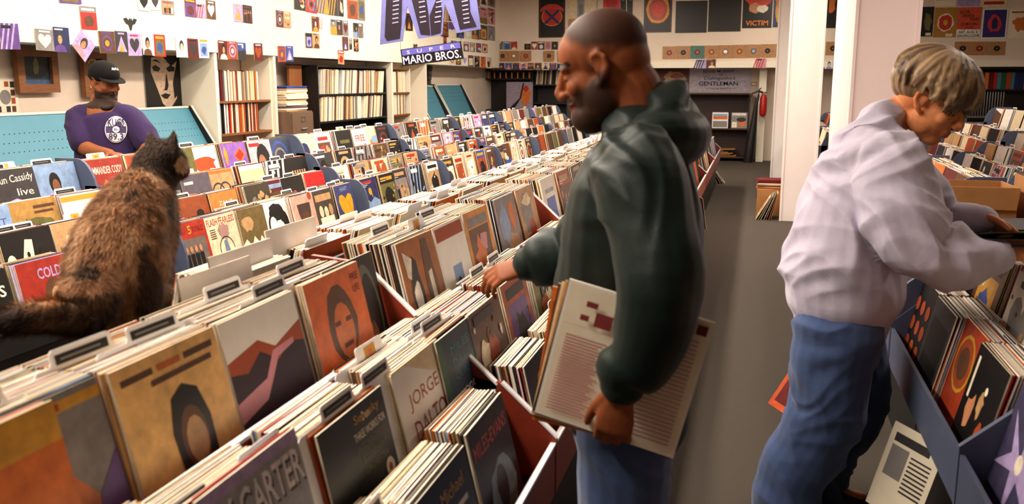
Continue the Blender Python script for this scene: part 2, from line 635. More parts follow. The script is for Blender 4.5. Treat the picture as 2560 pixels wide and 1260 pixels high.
# ------------------------------------------------------------------ record bins
LEAN = math.radians(13.0)
SL, CL = math.sin(LEAN) * LP, math.cos(LEAN) * LP
UNITS = {
    'N': dict(side=1, tiers=[(-0.62, 0.755, 0.115), (-0.80, 0.90, 0.175), (-1.05, 1.09, 0.19)], lip=0.10),
    'B': dict(side=-1, tiers=[(-1.50, 1.075, 0.19)], lip=0.06),
    'M': dict(side=1, tiers=[(-3.08, 0.80, 0.155), (-3.30, 0.893, 0.115), (-3.48, 1.00, 0.085), (-3.62, 1.15, 0.13)], lip=0.05),
    'R': dict(side=-1, tiers=[(0.66, 0.83, 0.13), (0.86, 0.97, 0.135), (1.06, 1.10, 0.13)], lip=0.10),
    'S': dict(side=-1, tiers=[(1.90, 0.92, 0.13), (2.10, 1.02, 0.13), (2.30, 1.12, 0.2), (2.60, 1.29, 0.14)], lip=0.05)}
PLACE = dict(N=['in lowest tier of aisle bins', 'in second tier of aisle bins', 'in top tier of aisle bins'],
             M=['in lowest tier of middle bins', 'in second tier of middle bins', 'in third tier of middle bins', 'in top tier of middle bins'],
             R=['in lowest right hand bin tier', 'in second right hand bin tier', 'in top right hand bin tier'],
             S=['in lowest far right bins tier', 'in second far right bins tier', 'in third far right bins tier', 'in top far right bins tier'])


def bin_unit(u, y0, y1, label, group, panel, lipm, bodym, straight=False, last=False, trim=None, bodyx=None):
    U = UNITS[u]
    s = U['side']
    xm = U['tiers'][0][0]
    t = empty('record_bin', (xm, (y0 + y1) / 2, 0), 0, label, 'record bin', group)
    off = -t.location

    def put(b, name, m):
        o = b.build(name, m, t)
        o.location = off
        return o
    g = 0.004
    for i, (xt, zt, dp) in enumerate(U['tiers']):
        bx, bz = xt + s * SL, zt - CL
        xs = sorted((bx + s * 0.02, bx - s * (dp + 0.02)))
        put(MB().box((xs[0], y0 + g, bz - 0.014), (xs[1], y1 - g, bz - 0.003)), 'tray', bodym)
        lx = sorted((bx + s * 0.021, bx + s * 0.033))
        lp = put(MB().box((lx[0], y0 + g, bz - 0.05), (lx[1], y1 - g, bz + U['lip'])), 'lip', lipm)
        if trim:
            b = MB().box((lx[0] - 0.002, y0 + g, bz + U['lip']), (lx[1] + 0.002, y1 - g, bz + U['lip'] + 0.008)).build('lip_edge', trim, lp)
        for yy in ([y0, y1] if last else [y0]):
            bk = xt - s * (dp + 0.03)
            zb = bz - 0.05
            if straight:
                pts = [(bx + s * 0.036, zb), (bx + s * 0.036, bz + U['lip'] + 0.02), (xt - s * 0.06, zt - 0.035), (bk, zt - 0.02), (bk, zb)]
            else:
                fx, fz = bx + s * 0.036, bz + U['lip'] + 0.03
                ex, ez = xt - s * 0.02, zt + U.get('over', 0.012)
                pts = [(fx, zb), (fx, fz)]
                for k in range(1, 9):
                    a = math.radians(90 * k / 8)
                    pts.append((ex + (fx - ex) * math.cos(a), fz + (ez - fz) * math.sin(a)))
                pts += [(bk, ez), (bk, zb)]
            sp = put(MB().prism(pts, yy - 0.009, yy + 0.009), 'side_panel', panel)
            if trim and straight:
                p, q = pts[1], pts[2]
                n = Vector((-(q[1] - p[1]), q[0] - p[0])).normalized() * (0.006 * (1 if s < 0 else 1))
                if n.y < 0:
                    n = -n
                MB().prism([p, q, (q[0] + n.x, q[1] + n.y), (p[0] + n.x, p[1] + n.y)], yy - 0.0105, yy + 0.0105).build('edge_strip', trim, sp)
    xt, zt, dp = U['tiers'][-1]
    bk = sorted((xt - s * (dp + 0.035), xt - s * (dp + 0.047)))
    put(MB().box((bk[0], y0 + g, 0), (bk[1], y1 - g, zt - 0.06)), 'back_panel', bodym)
    xt, zt, dp = U['tiers'][0]
    fx = xt + s * SL - s * (0.02 if bodyx is None else bodyx)
    fs = sorted((fx, fx - s * 0.015))
    put(MB().box((fs[0], y0 + g, 0), (fs[1], y1 - g, zt - CL - 0.015)), 'front_panel', bodym)
    return t


HERO = []      # (unit, tier, y centre, ground, design, label)
exec_heroes = []


def slots(u, i, y0, y1, pitch=0.333, front_to=99, near_ind=0.0, fill=(0.55, 1.0), cards=0.5, coarse=9.0, top_cards=None, skip=(), red=0.3, lab_from=-9):
    """fill one tier between two dividers: a pack of sleeves per slot, the front one a cover of its own"""
    U = UNITS[u]
    s = U['side']
    xt, zt, dp = U['tiers'][i]
    n = max(1, int((y1 - y0 - 0.02) / pitch))
    pit = (y1 - y0 - 0.02) / n
    cs = [y0 + 0.01 + pit * (k + 0.5) for k in range(n)]
    hs = [h for h in HERO if h[0] == u and h[1] == i and y0 < h[2] < y1]
    cs = [c for c in cs if all(abs(c - h[2]) > 0.165 for h in hs)]
    items = [(c, None) for c in cs] + [(h[2], h) for h in hs]
    for yc, h in sorted(items, key=lambda q: q[0]):
        if any(a < yc < b for a, b in skip):
            continue
        f = ER.uniform(*fill)
        depth = dp * f
        d0 = ER.uniform(0, 0.012) + (dp - depth) * ER.choice([0, 0.0, 0.5])
        bz = zt - CL
        bx = xt + s * SL
        step = 0.0056 if yc < coarse else 0.011
        k = 0
        d = d0
        while d < d0 + depth:
            up = 0.05 if (u, i) == ('N', 1) and yc < 1.4 and k < 3 else 0.0    # a few sleeves stand proud at the near end
            M = stand(bx - s * d, yc + ER.uniform(-0.006, 0.006), bz + up - ER.uniform(0, 0.004), s, LEAN + ER.uniform(-0.012, 0.012), ER.uniform(-0.008, 0.008), ER.uniform(-0.006, 0.006))
            if k == 0 and (h is not None or yc < front_to) and u in PLACE:
                if h is not None:
                    g, D, lab = h[3], h[4], h[5]
                    full = lab
                else:
                    g, D, lab = random_cover()
                    full = lab + ', ' + PLACE[u][i]
                place(cover_mesh('record_sleeve', g, D), 'record_sleeve', M, full, 'record', 'record sleeves in the bins')
                NREC[0] += 1
            elif yc < near_ind and u in PLACE and k < 4:
                c = ER.choice(EDGES)
                me = MB().box((-LP / 2, -TH / 2, 0), (LP / 2, TH / 2, LP), c).mesh('record_sleeve', PAPER)
                place(me, 'record_sleeve', M, '%s edged sleeve packed behind a front cover %s' % (CNAME.get(c, c), PLACE[u][i]), 'record', 'packed sleeves ' + PLACE[u][i])
                NREC[0] += 1
            else:
                edge_box(M, t=TH if step < 0.01 else 0.009)
            d += step if k else 0.0065
            k += 1
        if ER.random() < cards:
            for q in range(ER.choice([1, 1, 2]) if yc < 9 else 1):
                st = 'red' if ER.random() < red else ('orange' if ER.random() < 0.12 else 'black')
                dd = d0 + depth * ER.uniform(0.15, 1.0) + 0.003
                divider_card(bx - s * dd, yc + ER.uniform(-0.01, 0.01), bz - ER.uniform(0.0, 0.006), s, LEAN, 0, ER.choice([-0.2, -0.1, 0.05, 0.2]), st,
                             'white divider with %s %s' % ({'black': 'a black label strip', 'red': 'dark red hand lettering', 'orange': 'a yellow sticker'}[st], PLACE[u][i] if u in PLACE else 'behind the aisle bins'),
                             'divider cards ' + (PLACE[u][i] if u in PLACE else 'on the back of the aisle bins'))


def hero(u, i, yc, g, D, lab):
    HERO.append((u, i, yc, g, D, lab))


DS = random.Random(77)
# aisle bins, top tier
hero('N', 2, 0.955, 'orange', [R_(0, .8, 1, 1, 'gold')], 'yellow and orange sleeve edge at the near end of aisle bins')
hero('N', 2, 1.085, 'grey', [R_(0, .9, 1, .96, 'gold'), P([(.2, .1), (.55, .35), (.9, .3), (.62, .62), (.5, .82), (.42, .6), (.15, .4)], 'orange'), P(circ(.38, .18, .16, .12), 'black'), P([(.7, .0), (1, 0), (1, .6), (.8, .4)], 'purple'), R_(.05, .91, .7, .95, 'rust')],
     'blue grey sleeve with orange winged shape and yellow top edge')
hero('N', 2, 1.41, (232, 184, 112), [R_(.06, .89, .34, .93, 'brown'), R_(.38, .89, .6, .93, 'orange'), R_(.64, .89, .94, .93, 'brown'), R_(.3, .82, .9, .855, 'brown'),
                               P([(.38, .1), (.36, .5), (.42, .7), (.55, .76), (.68, .7), (.74, .5), (.72, .1)], 'black'), P(circ(.55, .42, .13, .2), 'brown'), P(circ(.56, .4, .1, .15), 'tan'), P(circ(.62, .12, .2, .16), 'maroon'), P(circ(.62, .12, .08, .06), 'charcoal')],
     'tan sleeve with dark oval portrait behind a microphone ball')
hero('N', 2, 1.745, 'white', [P([(0, 0), (1, 0), (1, .62), (.8, .66), (.6, .58), (.4, .7), (.2, .6), (0, .64)], (46, 28, 40)), P([(0, .64), (.2, .6), (.4, .7), (.6, .58), (.8, .66), (1, .62), (1, .78), (.6, .68), (.4, .78), (0, .72)], 'rust'), P([(.0, .3), (.35, .36), (.5, .5), (.6, .6), (.85, .64), (.85, .68), (.55, .66), (.4, .5), (0, .44)], 'pink')],
     'white topped sleeve with dark mauve field and pink smoke curl')
hero('N', 2, 2.11, (222, 106, 44), [P(wob(.5, .55, .26, .34, DS, 14, .08), 'brown'), P(circ(.51, .5, .17, .24), (210, 110, 50)), R_(.36, .56, .46, .6, 'maroon'), R_(.56, .56, .66, .6, 'maroon'), R_(.44, .36, .6, .4, 'maroon'), T('FREE', .8, .86, .15, .06, 'maroon'), T('LIFE', .8, .76, .13, .06, 'maroon')],
     'bright orange sleeve with a brown engraved style face')
hero('N', 2, 2.69, (160, 92, 30), [P(wob(.3, .45, .16, .32, DS, 12, .3), 'black'), P(wob(.28, .4, .1, .2, DS, 10, .4), 'white'), P([(.1, .9), (.3, .8), (.2, .6), (.12, .64)], 'bone'), P([(.62, .95), (.78, .95), (.86, .4), (.8, 0), (.62, .05), (.56, .5)], 'brown'), P([(.66, .6), (.76, .62), (.78, .1), (.68, .1)], 'bone')],
     'amber sleeve with black and white spotted animal shapes')
hero('N', 2, 3.03, 'white', [R_(.05, .82, .95, .97, 'rust'), R_(.36, .12, .66, .5, 'sky'), P(circ(.5, .24, .08, .12), 'charcoal')],
     'white sleeve with rust title and small blue square picture')
hero('N', 2, 3.36, (220, 140, 30), [R_(.1, .04, .9, .78, 'brown'), R_(.1, .8, .9, .92, 'grey'), P(wob(.45, .45, .22, .22, DS, 14, .4), 'orange'), P(wob(.6, .6, .16, .12, DS, 12, .4), 'pink'), P(wob(.4, .2, .2, .1, DS, 12, .4), 'olive')],
     'orange framed sleeve with a mottled flower picture')
hero('N', 2, 3.80, 'grey', [P(wob(.3, .6, .2, .3, DS), 'sky'), P(wob(.6, .3, .25, .2, DS), 'tan'), P(wob(.7, .7, .15, .2, DS), 'orange')], 'hazy grey sleeve with peach and blue cloudy patches')
hero('N', 2, 4.14, 'tan', [P(wob(.4, .6, .3, .3, DS), 'grey'), P(wob(.6, .3, .2, .2, DS), 'rust'), P(wob(.5, .8, .25, .1, DS), 'cream')], 'dusty tan sleeve with grey flowers, top tier of aisle bins')
hero('N', 2, 4.62, 'white', [R_(.2, .1, .8, .66, (110, 124, 190)), T('DANE DAVENE', .2, .74, .6, .07, 'blue'), P([(.5, .15), (.56, .3), (.5, .45), (.46, .3)], 'black')], 'white sleeve with violet blue square and small dark bird')
# aisle bins, second tier
hero('N', 1, 1.28, (150, 150, 158), [R_(0, .93, 1, 1, 'lilac'), T('NY CARTER', .045, .68, .95, .2, (60, 58, 68), .02), T('NY CARTER', .03, .70, .95, .2, (232, 226, 232), .012)], 'silver grey sleeve with big white capital lettering')
hero('N', 1, 1.66, 'black', [T('Don', .62, .87, .12, .06, 'bone'), T('Sebesky', .5, .86, .4, .08, 'gold'), T('THREE WORKS FOR', .45, .77, .5, .055, 'bone'), T('JAZZ SOLOISTS', .45, .69, .44, .05, 'olive'), T('& SYMPHONY', .5, .61, .4, .05, 'olive'), T('ORCHESTRA', .5, .53, .38, .05, 'olive'), P(circ(.86, .44, .07), 'bone'), P(circ(.86, .44, .03), 'red')],
     'black sleeve with olive text lines and white round sticker')
hero('N', 1, 2.06, 'white', [T('JORGE', .2, .62, .66, .15, 'rust'), T('DALTO', .2, .38, .7, .17, 'rust'), P([(.5, .1), (.62, .14), (.7, .22), (.6, .2)], 'orange'), P([(.58, .0), (.72, .05), (.7, .12)], 'rust')],
     'white sleeve with thin brown hand drawn capitals')
hero('N', 1, 2.34, (34, 52, 66), [R_(0, 0, .14, 1, 'green'), T('MILES', .3, .8, .5, .08, 'teal'), T('DAVIS', .3, .68, .5, .08, 'teal'), T('QUINTET', .3, .56, .55, .08, 'teal'), T('MOODS', .34, .4, .5, .06, 'bone')],
     'dark slate sleeve with green edge and pale block lettering')
# aisle bins, lowest tier
hero('N', 0, 2.10, 'black', [T('MILES-EVANS', .06, .74, .88, .12, (196, 70, 50), .01), P(wob(.55, .3, .34, .3, DS, 16, .12), (120, 136, 130)), P(circ(.52, .36, .14, .18), 'charcoal')],
     'black sleeve with red capitals over pale green figure')
hero('N', 0, 1.72, 'black', [T('Michael', .4, .78, .44, .1, 'gold'), R_(.4, .66, .86, .7, 'bone')], 'black sleeve with yellow script, lowest aisle bin tier')
# middle bins
hero('M', 3, 3.74, 'charcoal', [P([(0, 0), (1, 0), (1, .2), (.8, .42), (.5, .52), (.2, .46), (0, .34)], 'lilac'), T('Shaun Cassidy', .03, .72, .92, .16, 'bone', .004, .05), T('live', .55, .56, .34, .12, 'bone', .004), P([(.4, .3), (.5, .44), (.62, .38), (.64, .2), (.42, .18)], 'red')],
     'charcoal sleeve with white handwritten title over lilac swirl')
hero('M', 3, 4.06, 'sky', [R_(0, 0, 1, .3, 'tan'), P([(0, .3), (1, .3), (1, .5), (.6, .44), (.3, .5), (0, .42)], 'lilac'), P(circ(.45, .66, .13, .19), 'black'), P(circ(.46, .6, .085, .13), (130, 80, 52)), P([(.25, .1), (.32, .34), (.45, .42), (.6, .34), (.68, .1)], 'navy')],
     'pale blue dusk sleeve with man in dark jacket')
hero('M', 3, 4.42, (150, 40, 24), [T('COMMANDER CODY', .03, .72, .94, .14, 'bone', .006), P([(.3, .1), (.35, .5), (.45, .62), (.6, .5), (.72, .52), (.8, .1)], (224, 120, 80))], 'brick red sleeve with white capitals and peach mountain shape')
hero('M', 3, 5.12, 'olive', [P(circ(.5, .5, .3), 'grey'), P(circ(.5, .5, .18), 'brown')], 'olive sleeve with faded grey round picture, top middle tier')
hero('M', 3, 5.43, 'white', [P(wob(.5, .62, .42, .16, DS, 18, .3), (206, 70, 30)), P(wob(.46, .3, .2, .2, DS, 14, .2), 'orange'), R_(0, 0, 1, .1, 'sky'), P(wob(.8, .3, .15, .1, DS, 12, .3), 'rust')], 'white sleeve with red wavy letters and orange ball')
hero('M', 3, 5.77, (140, 92, 180), [P([(.45, .7), (.75, .9), (.95, .72), (.68, .5)], 'orange'), P([(.5, .7), (.75, .85), (.88, .72), (.68, .57)], 'red'), P(circ(.36, .3, .14), 'brown'), P(circ(.7, .26, .13), (120, 80, 60)), P(wob(.14, .7, .07, .2, DS), 'gold'), R_(0, 0, 1, .08, 'gold')], 'purple sleeve with red ticket shape and two heads')
hero('M', 3, 6.12, (200, 180, 190), [P(circ(.58, .5, .3, .42), 'black'), P(circ(.5, .42, .17, .24), (170, 110, 80)), R_(.05, .86, .5, .94, 'red')], 'pale pink sleeve with long dark haired portrait')
hero('M', 3, 6.46, (58, 66, 84), [P(circ(.5, .45, .3), 'grey'), P(circ(.5, .45, .24), (60, 60, 66)), P(arc(.5, .5, .42, .42, 20, 160, 14) + arc(.5, .5, .34, .34, 160, 20, 14), 'blue')], 'slate blue sleeve with stone ring and blue arched lettering')
hero('M', 3, 6.86, 'cream', [P(wob(.3, .4, .3, .4, DS, 14, .2), 'navy'), P(circ(.35, .3, .2, .24), 'orange'), R_(.5, .0, 1, .2, 'red')], 'cream sleeve with navy and orange striped globe')
hero('M', 3, 7.22, 'white', [R_(.14, .1, .88, .72, 'brown'), P(wob(.4, .4, .2, .26, DS), 'red'), P(wob(.66, .4, .14, .26, DS), 'tan'), R_(.2, .78, .8, .88, 'red')], 'white bordered sleeve with red group picture')
hero('M', 3, 7.58, 'black', [R_(.2, .62, .82, .72, 'olive'), P(circ(.6, .3, .03), 'rust')], 'plain black sleeve with one faint olive line')
hero('M', 3, 7.92, 'white', [T('FREE', .16, .62, .66, .2, 'rust', .02), T('HAND', .14, .3, .72, .24, 'red', .02)], 'white sleeve with tall red block lettering')
hero('M', 3, 8.25, 'cream', [P(wob(.5, .45, .36, .3, DS, 14, .15), 'orange'), P(wob(.5, .62, .3, .12, DS, 14, .15), 'sky')], 'cream sleeve with orange temple on blue sky')
hero('M', 2, 3.73, (176, 134, 70), [P(wob(.5, .45, .4, .3, DS, 16, .2), 'olive'), P(wob(.3, .4, .15, .3, DS, 16, .3), 'brown'), R_(.5, .85, .95, .9, 'brown'), R_(.5, .77, .9, .81, 'brown')], 'dull gold sleeve with brown woodland and small title')
hero('M', 2, 3.40, 'sky', [T('PART', .4, .7, .5, .1, 'blue'), T('LIVE', .4, .5, .5, .1, 'blue')], 'pale blue sleeve with dark blue lettering, third middle tier')
hero('M', 2, 4.06, 'white', [R_(0, .88, 1, .97, 'gold'), R_(.3, .1, .75, .7, 'brown'), P(wob(.52, .4, .12, .2, DS), 'black')], 'white sleeve with gold strip and small framed picture')
hero('M', 2, 5.08, (90, 80, 92), [P([(.5, 0), (.55, .4), (.65, .5), (.75, .3), (.8, 0)], 'bone'), R_(.1, .8, .4, .86, 'bone')], 'grey violet sleeve with small pale kneeling figure')
hero('M', 2, 5.36, 'tan', [P(arc(.38, .5, .24, .24, 0, 330, 16) + arc(.38, .5, .2, .2, 330, 0, 16), 'charcoal'), P(arc(.64, .5, .24, .24, 0, 330, 16) + arc(.64, .5, .2, .2, 330, 0, 16), 'charcoal'), R_(0, .93, 1, 1, 'orange')], 'tan sleeve with two entwined grey loops')
hero('M', 2, 5.76, (236, 204, 156), [R_(0, .9, 1, 1, 'white'), P(wob(.8, .5, .03, .12, DS), 'black')], 'buff open carton sleeve tilted in the third middle tier')
hero('M', 2, 6.44, 'black', [R_(.2 + .12 * k, .4, .27 + .12 * k, .66, 'tan') for k in range(6)] if False else [('poly', [(.18 + .12 * k, .42), (.25 + .12 * k, .42), (.25 + .12 * k, .68), (.18 + .12 * k, .68)], 'tan') for k in range(6)], 'black sleeve with six tan upright bars')
hero('M', 1, 3.47, 'black', [P(circ(.14, .5, .1, .17), 'bone'), P([(.38, .2), (.36, .6), (.46, .86), (.6, .84), (.56, .5), (.48, .2)], 'bone'), P(circ(.47, .62, .03, .05), 'black'), P(circ(.78, .5, .1, .15), 'bone'), P(circ(.8, .6, .12, .1), 'black'), R_(.16, .2, .3, .25, 'rust')], 'black sleeve with three pale half lit faces')
hero('M', 1, 3.80, 'tan', [P(wob(.5, .5, .4, .4, DS, 20, .35), 'cream'), P(wob(.4, .4, .2, .2, DS, 14, .4), 'rust')], 'tan sleeve with crowded cream drawing beside the cat')
hero('M', 1, 4.78, (140, 66, 30), [P([(.4, 0), (.46, .3), (.6, .4), (.84, .3), (.9, 0)], 'black'), P(circ(.64, .55, .1, .15), 'tan'), P(circ(.64, .66, .12, .08), 'black'), R_(.53, .53, .75, .58, 'black')], 'rust sleeve with man in black glasses and jacket')
hero('M', 1, 5.09, (214, 120, 56), [R_(.3, .06, .76, .56, (236, 160, 90)), T('ZANZ', .3, .72, .5, .09, 'bone'), P(wob(.5, .3, .1, .2, DS), 'rust')], 'orange sleeve with paler orange panel and white letters')
hero('M', 1, 5.52, (60, 52, 38), [P(wob(DS.uniform(.15, .85), DS.uniform(.2, .8), .09, .08, DS), DS.choice(['olive', 'tan', 'grey', 'black'])) for k in range(12)], 'dark olive sleeve with dense leafy picture')
hero('M', 1, 6.02, 'black', [P(circ(.3, .3, .1), 'rust'), P(circ(.55, .55, .12), (180, 60, 60)), P(circ(.78, .4, .13), (200, 110, 90)), P(circ(.55, .55, .05), 'black')], 'black sleeve with three red glowing discs')
hero('M', 1, 6.37, (190, 24, 24), [], 'plain red sleeve in the second middle tier')
hero('M', 0, 2.94, 'black', [T('DS', .62, .62, .3, .16, 'bone', .02), P(circ(.6, .25, .2, .2), 'olive'), P(circ(.6, .25, .1, .12), 'tan')], 'black sleeve with white letters and dim round figure')
hero('M', 0, 3.30, (156, 40, 26), [T('COLD', .35, .72, .45, .16, 'lilac', .02), P(circ(.6, .36, .22, .36), 'brown'), P(circ(.62, .36, .13, .22), 'tan'), P(wob(.28, .3, .09, .09, DS), 'blue')], 'red sleeve with lilac title and long haired face')
hero('M', 0, 4.41, (170, 44, 24), [R_(.1, .03, .92, .7, (110, 96, 90)), T('SINCERELY', .08, .8, .3, .1, 'maroon'), T('5', .45, .78, .1, .15, 'gold', .02), T('ROYALES', .6, .8, .32, .1, 'maroon')] + [P([(x - .05, .02), (x + .05, .02), (x + .06, .42), (x - .06, .42)], 'black') for x in (.28, .42, .56, .7)] + [P(circ(x, .5, .045, .065, 8), 'skin') for x in (.28, .42, .56, .7)] + [R_(x - .04, .0, x + .04, .17, 'bone') for x in (.28, .42, .56, .7)],
     'red sleeve with yellow numeral and four men in blazers')
hero('M', 0, 4.73, 'cream', [T('FLASH FEARLESS', .04, .82, .92, .13, 'red', .012), P(wob(.52, .68, .2, .14, DS, 18, .25), (170, 130, 120)), P(arc(.52, .32, .25, .26, 0, 340, 20) + arc(.52, .32, .23, .24, 340, 0, 20), 'black'), P([(.42, .02), (.46, .5), (.56, .52), (.64, .02)], (110, 130, 150))] + [R_(.08, .74 - .04 * k, .26, .755 - .04 * k, 'brown') for k in range(5)],
     'cream sleeve with red capitals and bird legged figure')
hero('M', 0, 5.06, (112, 92, 52), [P([(0, 0), (1, 0), (1, .34), (.8, .3), (.7, .4), (.6, .26), (.45, .42), (.3, .24), (.15, .4), (0, .3)], 'bone'), P(wob(.3, .7, .2, .15, DS), 'tan')], 'khaki sleeve with jagged cream skyline')
hero('M', 0, 5.41, 'white', [P(wob(.52, .74, .3, .2, DS, 18, .12), 'black'), P(circ(.3, .42, .2, .3), 'black'), P(circ(.32, .42, .16, .25), 'white'), P(circ(.78, .45, .16, .3), 'black'), P(circ(.55, .3, .22, .26), 'white'), T('6', .46, .2, .16, .22, 'black', .015)], 'white sleeve with black cartoon glove and numeral 6')
hero('M', 0, 5.73, (214, 160, 140), [P([(.22, .6), (.2, .8), (.8, .8), (.78, .6), (.66, .24), (.34, .24)], (70, 48, 44)), R_(.34, .34, .66, .6, 'brown'), P(circ(.84, .94, .09), 'rust')], 'pinkish sleeve with dark drum shaped bowl')
hero('M', 0, 6.05, (70, 58, 46), [R_(.1, .74, .9, .9, 'tan'), P(circ(.28, .5, .1, .14), 'cream'), P(circ(.52, .46, .1, .14), 'cream'), P(circ(.76, .5, .1, .14), 'tan'), R_(.15, .05, .85, .36, 'bone')], 'sepia sleeve with cream trio and old title')
hero('M', 0, 6.41, (58, 60, 110), [P([(.5, .04), (.2, .4), (.12, .6), (.2, .74), (.34, .76), (.47, .7), (.52, .64), (.58, .7), (.7, .76), (.84, .72), (.88, .56), (.8, .3), (.64, .1)], (232, 154, 22)), T('HEART', .3, .84, .4, .1, 'sky')], 'navy sleeve with big golden yellow heart')
# right hand bins
hero('R', 0, 3.62, 'black', [P(circ(.2 + .3 * (k % 3), .2 + .25 * (k // 3), .1, .09), 'rust') for k in range(9)], 'black sleeve with rows of rust spots')
hero('R', 0, 3.28, 'charcoal', [R_(.1, .1, .9, .8, 'black')], 'charcoal sleeve with plain black panel, right hand bins')
hero('R', 0, 3.0, (168, 60, 30), [P(circ(.5, .6, .34, .3), 'gold'), P(circ(.5, .6, .3, .26), 'rust'), P(circ(.5, .6, .2, .17), 'brown')], 'rust orange sleeve with yellow lined oval')
hero('R', 0, 2.67, 'black', [P(wob(.3, .4, .1, .18, DS), 'skin'), P(wob(.55, .55, .08, .12, DS), 'tan'), P(wob(.75, .3, .1, .14, DS), 'rust'), P(circ(.6, .7, .04), 'bone'), R_(.1, .5, .16, .9, 'bone')], 'black sleeve with crowd of warm lit figures')
hero('R', 0, 2.30, (60, 56, 84), [P([(.5, .5), (.1, .8), (.3, .5), (0, .3), (.4, .38), (.5, 0), (.58, .36), (1, .2), (.72, .5), (1, .8), (.6, .62), (.5, 1)], 'lilac'), P(circ(.52, .48, .08), 'bone')], 'dusky violet sleeve with lilac starburst')
hero('R', 0, 1.97, (180, 50, 30), [P(wob(.5, .4, .3, .3, DS), 'gold')], 'red sleeve with yellow blot at the near right bin end')
hero('R', 1, 2.62, 'bone', [T('WON', .2, .78, .6, .12, 'red', .01), T('MAD', .15, .6, .5, .1, 'red', .01), T('DOG', .3, .46, .5, .1, 'red'), T('RIDE', .2, .3, .5, .1, 'red'), T('AGAIN', .3, .16, .5, .1, 'red')], 'bone white sleeve with scattered red lettering')

ND = [0.42, 2.42, 4.42, 6.42, 8.42, 10.42, 12.42, 14.42]
MD = [2.2, 4.235, 6.66, 8.66, 10.66, 12.66, 14.66, 16.66]
RD = [1.2, 2.46, 3.74]
RD1 = [4.98, 6.4, 7.9]
NLAB = ['red wood stepped bin in front of the cat', 'red wood stepped bin at the green jacket man\'s hand', 'red wood stepped bin just past the green jacket man', 'red wood stepped bin, second one past the jacket man',
        'red wood stepped bin, third one past the jacket man', 'red wood stepped bin, last but one before the display case', 'red wood stepped bin ending the row near the display case']
BLAB = ['dark narrow bin the cat sits on', 'dark narrow bin back beside the raised blank sleeves', 'dark narrow bin back facing the golden heart sleeve', 'dark narrow bin back, next after the one facing golden heart',
        'dark narrow bin back halfway along the row', 'dark narrow bin back, last but one in the row', 'dark narrow bin back ending the row']
MLAB = ['four tier bin holding the white handwritten title sleeve', 'four tier bin behind the cat holding the golden heart sleeve', 'four tier bin holding the tall red lettered white sleeve', 'four tier bin level with the black bookcase',
        'four tier bin level with the narrow wall shelf', 'four tier bin level with the blue corner bins', 'four tier bin ending the middle row by the far corner']
for k in range(len(ND) - 1):
    bin_unit('N', ND[k], ND[k + 1], NLAB[k], 'aisle bins', REDW, REDW, BLACKP, True, k == len(ND) - 2, WHITE)
    bin_unit('B', ND[k], ND[k + 1], BLAB[k], 'backs of the aisle bins', DARKW, DARKW, BLACKP, True, k == len(ND) - 2)
for k in range(len(MD) - 1):
    bin_unit('M', MD[k], MD[k + 1], MLAB[k], 'middle bins', BLUEP, BLACKP, BLACKP, False, k == len(MD) - 2)
for DD in (RD, RD1):
    for k in range(2):
        bin_unit('R', DD[k], DD[k + 1], 'right hand bin with blue grey lip rail %s' % (('with violet starburst sleeve', 'the white sweatshirt leans over')[k] if DD is RD else ('next to the box table', 'at the foot of broad pillar')[k]), 'right hand bins', BLUEP, BLUEP, BLACKP, DD is RD, k == 1, None, 0.09)
UNITS['Q'] =  dict(side=-1, tiers=UNITS['R']['tiers'][:1], lip=0.10)
bin_unit('Q', 3.75, 4.97, 'single tier bin with blue grey rail before the box table', None, BLUEP, BLUEP, BLACKP, False, False, None, 0.09)
RD2 = [11.3, 13.3, 15.2]
for k in range(2):
    bin_unit('R', RD2[k], RD2[k + 1], 'distant right hand bin beyond the white pillar', 'right hand bins past the pillar', BLUEP, BLUEP, BLACKP, False, k == 1, None, 0.09)
SD = [5.4, 7.4, 9.4, 11.4]
for k in range(3):
    bin_unit('S', SD[k], SD[k + 1], 'far right bin with navy rounded end panels', 'far right bins', BLUEP, BLUEP, BLACKP, False, k == 2)

for k in range(len(ND) - 1):
    for i in range(3):
        slots('N', i, ND[k], ND[k + 1], front_to=6.3, near_ind=(3.2 if i else 2.3) if k < 2 else 0, fill=(0.8, 1.0), cards=0.6 if k > 1 else 0.12, coarse=7, red=0.08, skip=[(-1, 0.7)])
    slots('B', 0, ND[k], ND[k + 1], front_to=-1, fill=(0.9, 1.0), cards=0.75 if k > 0 else 0.3, coarse=8, red=0.05, skip=[(-1, 0.75), (1.15, 2.0)])
for k in range(len(MD) - 1):
    for i in range(4):
        slots('M', i, MD[k], MD[k + 1], front_to=13.2, fill=(0.5, 1.0), cards=0.62, coarse=9, red=0.42 if k > 1 else 0.05, skip=[(0, 2.75)])
for DD in (RD, RD1):
    for k in range(2):
        for i in range(3):
            slots('R', i, DD[k], DD[k + 1], front_to=8 if i < 1 else (6.5 if i < 2 else 0), fill=(0.6, 1.0), cards=0.3, red=0.1)
slots('Q', 0, 3.75, 4.97, fill=(0.7, 1.0), cards=0.2)
for k in range(2):
    for i in range(3):
        slots('R', i, RD2[k], RD2[k + 1], front_to=0, fill=(0.7, 1.0), cards=0.3)
for k in range(3):
    for i in range(4):
        slots('S', i, SD[k], SD[k + 1], front_to=8.6, fill=(0.3, 1.0), cards=0.6, coarse=8, red=0.2)

